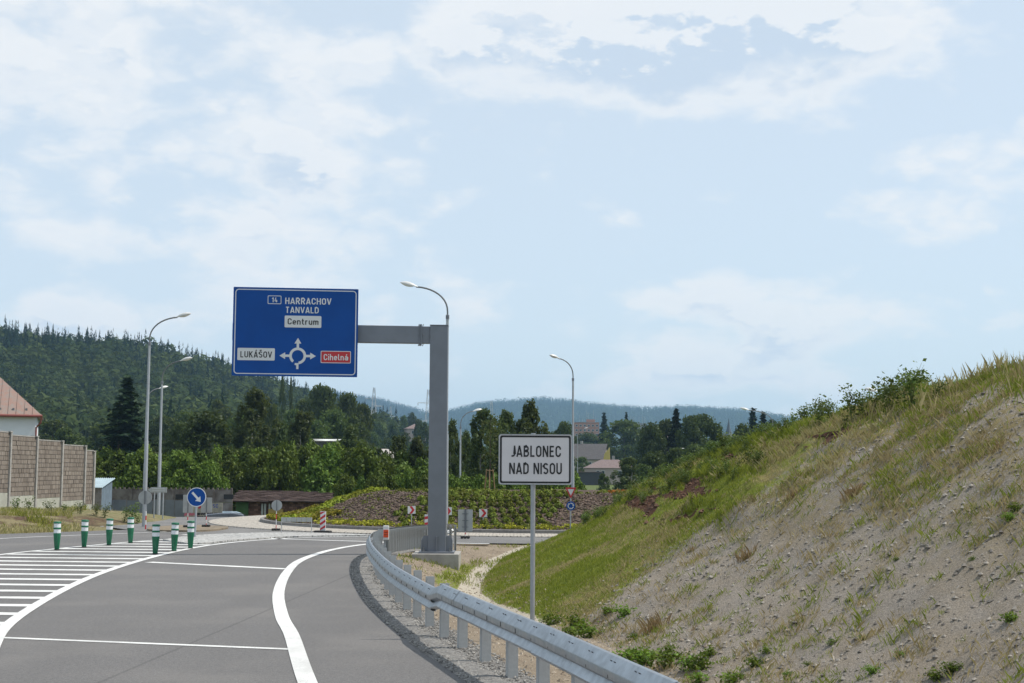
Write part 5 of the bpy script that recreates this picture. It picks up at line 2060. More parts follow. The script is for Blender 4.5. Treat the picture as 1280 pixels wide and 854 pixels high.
# blue keep-right sign
p = gnd(243.5, 673)
tp = at(246, 621.5, p.y)
o = thing('keep_right_sign', 'round blue sign with a white arrow pointing down right on a grey post', 'road sign', (p.x, p.y, .10))
zc = tp.z - .10
R_ = 11.6 * p.y / F
dx0 = tp.x - p.x
MB().plate(disc(R_, 36, dx0, zc), -.045, -.030).build('disc', M['blue'], o)
MB().frame(disc(R_ + .008, 36, dx0, zc), disc(R_ * .95, 36, dx0, zc), -.049, -.028).build('rim', M['white'], o)
q = math.radians(-47)
base = [(-.74, -.13), (.22, -.13), (.22, -.40), (.74, 0), (.22, .40), (.22, .13), (-.74, .13)]
MB().plate([(dx0 + R_ * .92 * (a_ * math.cos(q) - b2 * math.sin(q)), zc + R_ * .92 * (a_ * math.sin(q) + b2 * math.cos(q))) for a_, b2 in base], -.048, -.044).build('arrow', M['white'], o)
MB().tube([(0, 0, -.1), (dx0, 0, zc + R_ * .6)], .038, 10).build('post', M['pole'], o)
# round sign back beside the tallest lamp
p = at(182, 660, 55.5)
tp = at(181.5, 622, 55.5)
o = thing('round_sign', 'back of a round grey sign on a pole beside the tallest street lamp', 'road sign', (p.x, 55.5, .0))
zc, dx0 = tp.z, tp.x - p.x
MB().plate(disc(.265, 32, dx0, zc), -.02, .0).build('disc', M['signback'], o)
MB().box((dx0, -.045, zc), (.05, .05, .53)).build('bracket', M['arm'], o)
striped_post(o, zc + .2, .03, .7)
# arrow shaped signpost seen from behind
a_ = at(197, 612.5, 66)
o = thing('direction_arrow_sign', 'pale arrow shaped signpost pointing left above the concrete wall', 'road sign', (a_.x, 66, -.05))
zc = a_.z + .05
k3 = 66 / F
MB().plate([(-12.5 * k3, zc), (-8 * k3, zc + 3.3 * k3), (11.5 * k3, zc + 3.3 * k3), (11.5 * k3, zc - 3.3 * k3), (-8 * k3, zc - 3.3 * k3)], -.02, .01).build('panel', M['signback'], o)
mb = MB()
mb.box((1.5 * k3, -.03, zc + .045), (16 * k3, .02, .03))
mb.box((1.5 * k3, -.03, zc - .045), (16 * k3, .02, .03))
mb.build('back_rail', M['lamp'], o)
for dx in (-4 * k3, 7 * k3):
    MB().tube([(dx, .04, 0), (dx, .04, zc + .1)], .03, 8).build('post', M['pole'], o)
# the square backs on temporary posts
for px, pyt, pyb, wpx, Yb, lb in ((235.5, 618.5, 641, 12.5, 56, 'square grey sign back on a temporary post left of the blue arrow sign'),
                                  (258.5, 622, 641, 13.5, 56.5, 'square grey sign back on a temporary post right of the blue arrow sign'),
                                  ):
    t_, b2 = at(px, pyt, Yb), at(px, pyb, Yb)
    o = thing('temporary_sign', lb, 'road sign', (t_.x, Yb, .07))
    mb = MB().plate(shift(rrect(wpx * Yb / F, t_.z - b2.z, .02), 0, (t_.z + b2.z) / 2 - .07), -.02, .0)
    mb.build('panel', M['signback'], o)
    MB().box((0, -.035, (t_.z + b2.z) / 2 - .07), (.03, .03, t_.z - b2.z)).build('bracket', M['arm'], o)
    striped_post(o, t_.z - .2, .022, .55)
    barrier_foot(o)
p = gnd(345, 663.5)
t_ = at(346, 632, p.y)
o = thing('round_sign', 'back of a round grey sign on a red and white post before the brick barn', 'road sign', (p.x, p.y, .004))
MB().plate(disc(.205, 28, t_.x - p.x, t_.z), -.02, 0).build('disc', M['signback'], o)
MB().box((t_.x - p.x, -.03, t_.z), (.03, .03, .40)).build('bracket', M['arm'], o)
striped_post(o, t_.z, .02, .85)
barrier_foot(o)
# the double panel behind the gantry
p = gnd(581.5, 673.5)
o = thing('temporary_sign', 'large grey folding sign seen from behind right of the gantry post', 'road sign', (p.x, p.y, .004))
t_, b2 = at(582.5, 637, p.y), at(582, 664.5, p.y)
hh = t_.z - b2.z
zc = (t_.z + b2.z) / 2
wq = 9.2 * p.y / F
for s_, rz in ((-1, 14), (1, -14)):
    mb = MB().plate(shift(rrect(wq, hh, .02), s_ * wq / 2, zc), -.012, .006)
    local(mb, math.radians(rz), (0, 0, 0)).build('panel', M['signback'], o)
mb = MB()
mb.box((0, -.035, zc), (.05, .04, hh))
for dz in (-.3, 0, .3):
    mb.box((0, -.03, zc + dz * hh), (.22, .03, .02))
mb.build('bracket', M['arm'], o)
striped_post(o, zc, .022, .28)
barrier_foot(o)
# red and white guide board
p = gnd(403.5, 666.5)
o = thing('guide_board', 'upright red and white striped guide board on a black foot before the mound', 'barrier board', (p.x, p.y, .004), math.radians(-12))
bw, b0_, b1_ = .21, .09, .80
MB().plate([(-bw / 2, b0_), (bw / 2, b0_), (bw / 2, b1_), (-bw / 2, b1_)], -.02, .02).build('board', M['white'], o)
mb = MB()
z = b0_ - .02
while z < b1_:
    quad = [(-bw / 2, z), (bw / 2, z + .14), (bw / 2, z + .235), (-bw / 2, z + .095)]
    quad = [(x, min(max(zz_, b0_ + .003), b1_ - .003)) for x, zz_ in quad]
    mb.plate(quad, -.0235, -.0205)
    z += .20
mb.build('red_stripes', M['red'], o)
MB().box((0, .03, .35), (.04, .03, .7)).build('post', M['pole'], o)
MB().box((0, 0, .045), (.62, .30, .09), bev=.02).build('rubber_foot', M['rubber'], o)
p = at(534.5, 655, 52)
o = thing('guide_board', 'red and white striped board showing just left of the gantry post', 'barrier board', (p.x, 52, .004))
MB().plate([(-.11, .08), (.11, .08), (.11, .74), (-.11, .74)], -.02, .02).build('board', M['white'], o)
for z in (.10, .34, .56):
    MB().plate([(-.107, z), (.107, z + .04), (.107, z + .14), (-.107, z + .10)], -.0235, -.0205).build('red_stripe', M['red'], o)
MB().box((0, 0, .04), (.5, .26, .08), bev=.02).build('rubber_foot', M['rubber'], o)
# low barrier frame
a_ = gnd(353, 667.5)
b2 = gnd(388, 668.5)
Yb = (a_.y + b2.y) / 2
o = thing('road_barrier', 'low grey barrier panel on thin legs on the ring road before the mound', 'barrier', ((a_.x + b2.x) / 2, Yb, .004))
wb = b2.x - a_.x
zt, zb_ = at(370, 647, Yb).z, at(370, 652.5, Yb).z
for k in range(6):
    MB().box((-wb / 2 + (k + .5) * wb / 6, 0, (zt + zb_) / 2), (wb / 6 - .012, .02, zt - zb_)).build('panel', M['signback'], o)
mb = MB()
for s_ in (-1, 1):
    mb.tube([(s_ * wb / 2, 0, 0), (s_ * wb / 2, 0, zt)], .014, 6)
mb.tube([(-wb / 2, 0, .32), (wb / 2, 0, .30)], .006, 5)
mb.build('frame', M['galv_post'], o)
# chevron boards on the mound
for px, py, wpx, lb in ((514.5, 637.5, 9.6, 'white board with a red chevron on the mound left of the gantry post'),
                        (560, 639, 9.6, 'white board with a red chevron half hidden by the gantry post'),
                        (604, 641.5, 10, 'white board with a red chevron on the mound right of the gantry post')):
    Yb = 55
    t_ = at(px, py, Yb)
    z0 = float(mound(t_.x, Yb)) if math.hypot(t_.x - RC[0], Yb - RC[1]) < R_KERB else .05
    o = thing('chevron_board', lb, 'road sign', (t_.x, Yb, z0))
    w2 = wpx * Yb / F
    zc = t_.z - z0
    MB().plate(shift(rrect(w2, w2, .012), 0, zc), 0, .015).build('board', M['white'], o)
    h2 = w2 * .47
    MB().plate([(-h2 * .62, zc + h2), (h2 * .10, zc + h2), (h2 * .85, zc), (h2 * .10, zc - h2), (-h2 * .62, zc - h2), (h2 * .12, zc)], -.004, -.001).build('chevron', M['red'], o)
    MB().tube([(0, .03, -.05), (0, .03, zc + w2 * .3)], .018, 8).build('post', M['pole'], o)
# yield sign and roundabout sign beyond
Yb = 49.2
t_ = at(713.5, 616.5, Yb)
p0 = at(713, 640, Yb)
o = thing('yield_sign', 'red rimmed triangle sign above a round blue sign, right of the town sign post', 'road sign', (p0.x, Yb, 0))
k3 = Yb / F
xx = t_.x - p0.x
z1 = t_.z
tri = lambda f: [(xx - 6.8 * k3 * f, z1 + 7 * k3 - (1 - f) * 5.0 * k3), (xx + 6.8 * k3 * f, z1 + 7 * k3 - (1 - f) * 5.0 * k3), (xx, z1 + 7 * k3 - (1 - f) * 5.0 * k3 - 13.6 * k3 * f)]
MB().frame(tri(1.0), tri(.62), -.02, .01).build('rim', M['red'], o)
MB().plate(tri(.63), -.012, .005).build('triangle', M['white'], o)
z2 = at(714, 632.5, Yb).z
d_ = MB().plate(disc(5.7 * k3, 28, xx, z2), -.02, .0).build('disc', M['blue'], o)
for k in range(3):
    a0 = math.radians(120 * k + 20)
    pts = [(xx + 3.9 * k3 * math.cos(a0 + j * .2), z2 + 3.9 * k3 * math.sin(a0 + j * .2)) for j in range(8)]
    pin = [(xx + 2.8 * k3 * math.cos(a0 + j * .2), z2 + 2.8 * k3 * math.sin(a0 + j * .2)) for j in range(8)]
    MB().plate(pts + pin[::-1], -.026, -.021).build('arrow', M['white'], d_)
    e_ = a0 - .05
    c_, s_ = math.cos(e_), math.sin(e_)
    MB().plate([(xx + 4.7 * k3 * c_, z2 + 4.7 * k3 * s_), (xx + 2.0 * k3 * c_, z2 + 2.0 * k3 * s_), (xx + 3.4 * k3 * math.cos(e_ - .45), z2 + 3.4 * k3 * math.sin(e_ - .45))], -.027, -.022).build('arrow_head', M['white'], d_)
MB().tube([(0, .03, -.1), (xx, .03, z1 + .1)], .022, 8).build('post', M['pole'], o)

# ------------------------------------------------------------------ noise barrier on the left
BRICK = tone_mat('noise barrier block', (.165, .137, .115), (.255, .218, .185), .9)
wp = [at(-24, 560, 66), at(10, 560, 70), at(43.5, 560, 74), at(75.5, 560, 78.2), at(104.5, 560, 82), at(116, 560, 83.4)]
ttop = [535, 541, 546.5, 552, 558, 564.5]
tbot = [617, 620, 622.5, 625.5, 630, 631.5]
nb = thing('noise_barrier', 'stepped noise barrier of brown ribbed block panels between pale concrete posts', 'noise barrier', (0, 0, 0))
rb = np.random.default_rng(8)
for i in range(5):
    a_, b2 = wp[i], wp[i + 1]
    Ya = (a_.y + b2.y) / 2
    L2 = math.hypot(b2.x - a_.x, b2.y - a_.y)
    ang = math.atan2(b2.y - a_.y, b2.x - a_.x)
    zt = at(60, (ttop[i] + ttop[i + 1]) / 2 + 2.2, Ya).z
    zb_ = at(60, tbot[i], Ya).z
    rows = 13
    rh_ = (zt - zb_) / rows
    pn = bpy.data.objects.new('panel', None)
    bpy.data.objects.remove(pn)
    V, Fc, T = [], [], []
    for r0 in range(rows):
        x = .06 + (0 if r0 % 2 else -.22)
        while x < L2 - .07:
            bw_ = .44
            x0, x1 = max(x, .06), min(x + bw_, L2 - .06)
            x += bw_
            if x1 - x0 < .03:
                continue
            dpt = .012 + .022 * rb.random()
            tone0 = rb.random() * .7
            # every block is a row of ribs split by shallow grooves
            nrib = max(1, int((x1 - x0) / .11))
            for k in range(nrib):
                xa, xb = x0 + (x1 - x0) * k / nrib + .004, x0 + (x1 - x0) * (k + 1) / nrib - (.010 if k == nrib - 1 else .004)
                za, zb2 = zb_ + r0 * rh_ + .006, zb_ + (r0 + 1) * rh_ - .022
                dd = dpt + .02 * rb.random()
                o8 = len(V)
                for yy in (-.05, -.05 - dd):
                    V += [(xa, yy, za), (xb, yy, za), (xb, yy, zb2), (xa, yy, zb2)]
                Fc += [(o8 + 4, o8 + 5, o8 + 6, o8 + 7), (o8 + 3, o8 + 7, o8 + 6, o8 + 2), (o8, o8 + 1, o8 + 5, o8 + 4), (o8, o8 + 4, o8 + 7, o8 + 3), (o8 + 1, o8 + 2, o8 + 6, o8 + 5)]
                T += [min(1, tone0 + .35 * rb.random())] * 8
    V = np.array(V)
    c_, s_ = math.cos(ang), math.sin(ang)
    Vw = np.stack([a_.x + V[:, 0] * c_ - V[:, 1] * s_, a_.y + V[:, 0] * s_ + V[:, 1] * c_, V[:, 2]], 1)
    kind(link('block_facing', arrays_mesh('block_facing', Vw, np.array(Fc), BRICK, np.array(T)), nb), 'stuff')
    mb = MB().box(((L2) / 2, 0, (zt + zb_) / 2), (L2 - .10, .10, zt - zb_))
    local(mb, ang, (a_.x, a_.y, 0)).build('panel', principled('panel core', (.20, .165, .135), .9) if i == 0 else bpy.data.materials['panel core'], nb)
    mb = MB().box((L2 / 2, -.02, zb_ - .6), (L2 - .10, .14, 1.18))
    local(mb, ang, (a_.x, a_.y, 0)).build('base_slab', M['concrete_pale'], nb)
    mb = MB().box((L2 / 2, 0, zt + .03), (L2 - .10, .17, .055))
    local(mb, ang, (a_.x, a_.y, 0)).build('coping', M['concrete'], nb)
for i in range(6):
    a_ = wp[i]
    ang = math.atan2(wp[min(i + 1, 5)].y - wp[max(i - 1, 0)].y, wp[min(i + 1, 5)].x - wp[max(i - 1, 0)].x)
    zt = at(60, ttop[i], a_.y).z
    mb = MB().box((0, -.02, zt / 2 - .3), (.20, .30, zt + .6))
    local(mb, ang, (a_.x, a_.y, 0)).build('post', M['concrete_pale'] if False else M['concrete'], nb)
    mb = MB().box((-.10 if i else 0, -.02, zt + .03), (.36, .34, .06))
    local(mb, ang, (a_.x, a_.y, 0)).build('post_cap', M['concrete'], nb)

# ------------------------------------------------------------------ houses
TILE = principled('red roof sheets', (.275, .165, .130), .75, 0, .35, 3.0, .2, 12, col2=(.24, .195, .17))
RENDERW = principled('white render', (.70, .72, .76), .9, 0, .05, 1.5)
WINF = principled('window frame', (.60, .60, .58), .5)
PANE = principled('window pane', (.045, .055, .065), .08, 0, spec=.8)
SLATE = principled('grey roof', (.095, .085, .085), .8, 0, .35, 3)
PINKR = principled('pinkish roof', (.20, .145, .135), .85, 0, .3, 3)


def house(name, label, x, y, z, rz, w_, d_, h, rh_, wall, roof, wins=(), hip=False, over=.45, chimney=None, cat='house'):
    o = thing(name, label, cat, (x, y, z), rz)
    MB().box((0, 0, h / 2 - .5), (w_, d_, h + 1)).build('wall', wall, o)
    hw, hd = w_ / 2 + over, d_ / 2 + over
    mb_ = MB()
    e = hd * .9 if hip else 0
    t = .16
    lo = h - .05
    if hip:
        vs = [(-hw, -hd, lo), (hw, -hd, lo), (hw, hd, lo), (-hw, hd, lo), (-hw + e, 0, lo + rh_), (hw - e, 0, lo + rh_)]
        fs = [(0, 1, 5, 4), (2, 3, 4, 5), (1, 2, 5), (3, 0, 4), (3, 2, 1, 0)]
        mb_.add(vs, fs)
    else:
        for s_ in (-1, 1):
            mb_.add([(-hw, s_ * hd, lo), (hw, s_ * hd, lo), (hw, 0, lo + rh_), (-hw, 0, lo + rh_), (-hw, s_ * hd, lo + t), (hw, s_ * hd, lo + t), (hw, 0, lo + rh_ + t), (-hw, 0, lo + rh_ + t)],
                    [(0, 1, 2, 3), (4, 5, 6, 7), (0, 1, 5, 4), (1, 2, 6, 5), (0, 3, 7, 4)])
    rf = mb_.build('roof', roof, o)
    if not hip:
        mb_ = MB()
        for s_ in (-1, 1):
            mb_.add([(s_ * (w_ / 2 - .01), -d_ / 2, h - .02), (s_ * (w_ / 2 - .01), d_ / 2, h - .02), (s_ * (w_ / 2 - .01), 0, lo + rh_ * d_ / 2 / hd), (s_ * (w_ / 2 - .2), -d_ / 2, h - .02), (s_ * (w_ / 2 - .2), d_ / 2, h - .02), (s_ * (w_ / 2 - .2), 0, lo + rh_ * d_ / 2 / hd)],
                    [(0, 1, 2), (3, 5, 4), (0, 2, 5, 3), (1, 4, 5, 2)])
        mb_.build('gable', wall, o)
    if chimney:
        MB().box((chimney, .3, lo + rh_ + .2), (.7, .6, 1.6)).build('chimney', M['concrete'], rf)
    for wx, wz, ww, wh, side in wins:          # side: 0 front (-y), 1 right (+x)
        f_ = MB().plate(shift(rrect(ww, wh, .01, 1), wx, wz), -.05, .03)
        g_ = MB().plate(shift(rrect(ww - .22, wh - .22, .01, 1), wx, wz), -.065, -.052)
        loc_, rr_ = ((0, -d_ / 2, 0), 0) if side == 0 else ((w_ / 2, 0, 0), math.pi / 2)
        fo_ = local(f_, rr_, loc_).build('window', WINF, o)
        local(g_, rr_, loc_).build('pane', PANE, fo_)
    return o


# the house behind the noise barrier
e_ = at(53, 519, 92)
Yh = 92
zr = float(land(-31, 97))
hz = e_.z - zr
ho = house('house', 'white rendered house with a red sheet roof behind the noise barrier', e_.x - 6.6 * math.cos(.30) - 4.4 * math.sin(.30), Yh - 6.6 * math.sin(.30) + 4.4 * math.cos(.30), zr, .30, 12.4, 8.0, hz, 3.7, RENDERW, TILE, hip=True, over=.40, wins=((2.2, 2.2, 1.3, 1.4, 0), (-2.2, 2.2, 1.3, 1.4, 0)))
mb = MB()
mb.tube([(-6.6, -4.45, hz - .05), (6.6, -4.45, hz - .07)], .09, 8)
mb.tube([(6.55, -4.45, hz - .07), (6.5, -4.3, hz - .5), (6.24, -4.08, hz - .8), (6.24, -4.08, .2)], .055, 8)
mb.build('gutter', principled('red gutter', (.22, .06, .05), .5), ho)
for k in range(15):
    mb = MB().box((-5.6 + k * .8, -3.95, hz + .36), (.12, .10, .16))
    mb.build('snow_guard', M['arm'], ho)
# seams of the roof sheets, running up the slope
mb = MB()
for k in range(27):
    x = -6.5 + k * .5
    L2 = min(1, (6.6 - abs(x)) / (4.4 * .9))
    mb.tube([(x, -4.38, hz + .0), (x, -4.38 + 4.38 * L2, hz - .03 + 3.7 * L2)], .03, 4)
kind(mb.build('roof_seams', TILE, ho), 'stuff')

# corrugated shed
def corrugated(name, mat, parent, p00, p10, p01, waves, depth=.035):
    """sheet spanned from p00 by p10-p00 (across the waves) and p01-p00"""
    a, b, c = Vector(p00), Vector(p10) - Vector(p00), Vector(p01) - Vector(p00)
    nrm = b.cross(c).normalized() * depth
    n_ = waves * 4
    vs, fs = [], []
    for i in range(n_ + 1):
        t = i / n_
        off = nrm * math.sin(2 * math.pi * t * waves)
        vs += [a + b * t + off, a + b * t + c + off]
    for i in range(n_):
        fs.append((2 * i, 2 * i + 1, 2 * i + 3, 2 * i + 2))
    return MB().add(vs, fs).build(name, mat, parent, smooth=True)


ZINC = principled('zinc roof sheets', (.40, .50, .54), .45, .3, .2, 2)
BLUEG = principled('faded blue boards', (.15, .20, .25), .8, 0, .25, 3)
GREYM = principled('grey metal sheets', (.18, .195, .22), .6, .2, .18, 1.2)
BOARD = principled('weathered boards', (.26, .23, .21), .9, 0, .3, 5)
Ys = 86
s0, s1 = at(112, 610, Ys), at(127, 610, Ys)
zs = float(land(s0.x, Ys)) - .2
sh = thing('shed', 'small shed with a pale corrugated lean-to roof beside the noise barrier', 'shed', (s0.x, Ys, zs))
k3 = Ys / F
w1, w2 = 15 * k3, 24.5 * k3
hl_, hh_ = at(120, 609.5, Ys).z - zs, at(130, 599, Ys + 3).z - zs
for k in range(9):
    MB().box(((k + .5) * w1 / 9, 0, hl_ / 2), (w1 / 9 - .01, .04, hl_ - .05 + (.02 if k % 2 else 0))).build('board', BOARD, sh)
MB().add([(w1 + .01, .02, 0), (.52, 3, 0), (.52, 3, hh_ - .05), (w1 + .01, .02, hl_ - .04), (w1 - .05, .02, 0), (.45, 3, 0), (.45, 3, hh_ - .05), (w1 - .05, .02, hl_ - .04)],
         [(0, 1, 2, 3), (4, 7, 6, 5), (0, 3, 7, 4), (1, 5, 6, 2), (3, 2, 6, 7)]).build('side_wall', BLUEG, sh)
MB().box((-.3, 3.05, hh_ / 2 - .03), (1.6, .06, hh_ - .06)).build('rear_wall', BOARD, sh)
corrugated('roof', ZINC, sh, (-.6, -.25, hl_ - .0), (w1 + .12, -.25, hl_), (-.80, 3.3, hh_ + .06), 12)

# long concrete wall with sheet metal fence before it
Yw = 92
CW = principled('old concrete slabs', (.21, .185, .165), .9, 0, .45, 1.3, .2, 18, col2=(.115, .09, .075))
x0, x1 = at(112, 630, Yw).x, at(292, 630, Yw).x
ztop = at(210, 611.5, Yw).z
wl = thing('concrete_wall', 'long stained concrete slab wall with a toothed top edge behind the ring road', 'wall', (x0, Yw, -2.2))
n_ = 7
bw_ = (x1 - x0) / n_
for k in range(n_):
    for j in range(4):
        hgt = (ztop + 2.2) / 4
        MB().box(((k + .5) * bw_, .02 * ((k + j) % 2), (j + .5) * hgt), (bw_ - .16, .10, hgt - .02)).build('slab', CW, wl)
    MB().box((k * bw_, -.02, (ztop + 2.2) / 2), (.17, .2, ztop + 2.2)).build('post', CW, wl)
for px in (194, 226, 286):
    x = at(px, 621, Yw).x - x0
    MB().box((x, -.06, at(px, 621, Yw).z + 2.2), (.62, .06, .30)).build('opening', M['rubber'], wl)
mb = MB()
k = 0
x = .1
while x < x1 - x0:
    mb.box((x, 0, ztop + 2.2 + .045), (.11, .14, .11))
    x += .30
kind(mb.build('coping_teeth', CW, wl), 'stuff')
Yf = 89
fm = thing('metal_fence', 'grey sheet metal fence standing before the concrete wall', 'fence', (at(115, 630, Yf).x, Yf, -2.2))
xa = at(115, 630, Yf).x
edges = [115, 137, 141, 158, 174, 191, 206, 218, 231]
for a_, b2 in zip(edges[:-1], edges[1:]):
    xl, xr = at(a_, 630, Yf).x - xa, at(b2, 630, Yf).x - xa
    zt = at((a_ + b2) / 2, 624.5 + (a_ % 5) * .4, Yf).z + 2.2
    MB().box(((xl + xr) / 2, .03 * (a_ % 3), zt / 2), (xr - xl - .03, .04, zt)).build('sheet', GREYM, fm)
# painted hoarding
def hoard_mat():
    m = bpy.data.materials.new('painted boards')
    m.use_nodes = True
    t = NT(m.node_tree)
    co = t.add('ShaderNodeTexCoord').outputs['Object']
    n1 = t.noise(co, 3.4, 4, .7)
    c = t.mix(t.smooth(n1, .40, .62), (.40, .36, .28), (.28, .26, .21))
    p = t.add('ShaderNodeBsdfPrincipled', {'Base Color': c, 'Roughness': .8})
    t.add('ShaderNodeOutputMaterial', {0: p.outputs[0]})
    return m


Yp = 88.3
hx0, hx1 = at(231, 640, Yp).x, at(278, 640, Yp).x
zt = at(260, 628.5, Yp).z
hd = thing('hoarding', 'pale board hoarding covered with red, blue and dark graffiti behind the sign backs', 'hoarding', (hx0, Yp, -2.2))
hm = hoard_mat()
wd = hx1 - hx0
for k in range(5):
    MB().box(((k + .5) * wd / 5, .0, (zt + 2.2) / 2), (wd / 5 - .015, .05, zt + 2.2 - .03 * (k % 2))).build('board', hm, hd)
GP = [principled('graffiti pink', (.50, .13, .17), .7), principled('graffiti blue', (.04, .08, .34), .7), principled('graffiti dark', (.05, .04, .045), .7), principled('graffiti red', (.48, .03, .05), .7)]
rgz = random.Random(12)
pxz = lambda px, py: (at(px, py, Yp).x - hx0, at(px, py, Yp).z + 2.2)


def blob(cx, cz, w2, h2, mat, y=-.029, sl=.2):
    pts = [(cx + w2 / 2 * math.cos(q) * rgz.uniform(.8, 1.15) + sl * h2 * math.sin(q), cz + h2 / 2 * math.sin(q) * rgz.uniform(.8, 1.15)) for q in [2 * math.pi * k / 10 for k in range(10)]]
    MB().plate(pts, y, y + .003).build('graffiti', mat, hd)


for px in range(232, 250, 3):
    a_, b2 = pxz(px, 643)
    blob(a_, b2, .17, .20, GP[0])
for px in range(247, 277, 3):
    for py in (642.5, 646.5):
        a_, b2 = pxz(px + rgz.uniform(-1, 1), py)
        if a_ < wd - .12:
            blob(a_, b2, .17, .17, GP[2])
a_, b2 = pxz(250, 634)
blob(a_, b2, .16, .2, GP[3])
a_, b2 = pxz(248, 631)
blob(a_, b2, .16, .12, GP[3])
o2 = text('lettering', 'SC', GP[1], hd, pxz(269.5, 632.5)[0], pxz(269.5, 632.5)[1], .33, .22, -.030, .05)

# brick barn
BRK = tone_mat('old bricks', (.10, .050, .038), (.27, .15, .115), .95)
ROOFB = tone_mat('old roof shingles', (.075, .050, .042), (.165, .12, .105), .9)
Yb = 97
b0, b1 = at(294, 640, Yb), at(412, 640, Yb)
zg = -2.2
bz = at(350, 625.5, Yb).z - zg
br_z = at(350, 612.5, Yb + 4).z - zg
BWd = b1.x - b0.x
bn = thing('brick_barn', 'low old brick barn with a patched brown shingle roof and a green door', 'barn', (b0.x, Yb, zg))
MB().box((BWd / 2, 3.2, bz / 2), (BWd - .02, 6.2, bz)).build('wall', principled('brick mortar', (.13, .085, .07), .95, 0, .3, 5), bn)
V, Fc, T = [], [], []
for r0 in range(int(bz / .16)):
    x = (r0 % 2) * .14
    while x < BWd - .05:
        xa_, xb_ = x + .01, min(x + .28, BWd) - .01
        za, zb2 = r0 * .16 + .01, r0 * .16 + .15
        dd = .03 + .02 * rb.random()
        o8 = len(V)
        for yy in (.09, .09 - dd):
            V += [(xa_, yy, za), (xb_, yy, za), (xb_, yy, zb2), (xa_, yy, zb2)]
        Fc += [(o8 + 4, o8 + 5, o8 + 6, o8 + 7), (o8 + 3, o8 + 7, o8 + 6, o8 + 2), (o8, o8 + 4, o8 + 7, o8 + 3)]
        T += [rb.random()] * 8
        x += .28
kind(link('brick_facing', arrays_mesh('brick_facing', np.array(V), np.array(Fc), BRK, np.array(T)), bn), 'stuff')
V, Fc, T = [], [], []
ns = 13
for r0 in range(ns):
    x = -.5 + (r0 % 2) * .2
    while x < BWd + .5:
        t0, t1 = r0 / ns, (r0 + 1.25) / ns
        lift = .05
        dz = rb.uniform(-.012, .02)
        o8 = len(V)
        ya, yb2 = -.55 + 4.2 * t0, -.55 + 4.2 * t1
        za, zb2 = bz - .08 + (br_z - bz) * t0 + lift + dz, bz - .08 + (br_z - bz) * t1 + dz
        V += [(x + .01, ya, za), (x + .39, ya, za + rb.uniform(-.01, .01)), (x + .39, yb2, zb2), (x + .01, yb2, zb2), (x + .01, ya, za - .05), (x + .39, ya, za - .05)]
        Fc += [(o8, o8 + 1, o8 + 2, o8 + 3), (o8 + 4, o8 + 5, o8 + 1, o8)]
        tn = rb.random() * .75 if rb.random() > .06 else 2.2
        T += [tn] * 6
        x += .40
rf = MB().add([(-.5, -.5, bz - .12), (BWd + .5, -.5, bz - .12), (BWd + .5, 3.65, br_z - .12), (-.5, 3.65, br_z - .12), (BWd + .5, 6.9, bz - .2), (-.5, 6.9, bz - .2)], [(0, 1, 2, 3), (3, 2, 4, 5)]).build('roof', principled('roof boards', (.07, .05, .04), .95), bn)
kind(link('shingles', arrays_mesh('shingles', np.array(V), np.array(Fc), ROOFB, np.array(T)), rf), 'stuff')
dr = thing
dx0, dx1 = at(295, 640, Yb).x - b0.x, at(310.5, 640, Yb).x - b0.x
MB().box(((dx0 + dx1) / 2, -.02, (bz - .1) / 2), (dx1 - dx0, .08, bz - .12)).build('door', principled('green door', (.050, .115, .030), .7, 0, .2, 2), bn)
mb = MB()
for px in (328, 331.5, 337):
    x = at(px, 640, Yb).x - b0.x
    mb.box((x, -.06, (bz - .25) / 2), (.12, .10, bz - .2))
mb.build('white_frame', M['signback'], bn)
yx = at(348, 640, Yb - 3)
yb_ = at(340, 646, Yb - 3)
o = MB().box((0, 0, 0), (1.0, .1, .5)).build('yellow_board', principled('yellow board', (.40, .27, .08), .7), bn)
o.location = (at(345, 641, Yb).x - b0.x, -.1, at(345, 641, Yb).z - zg)

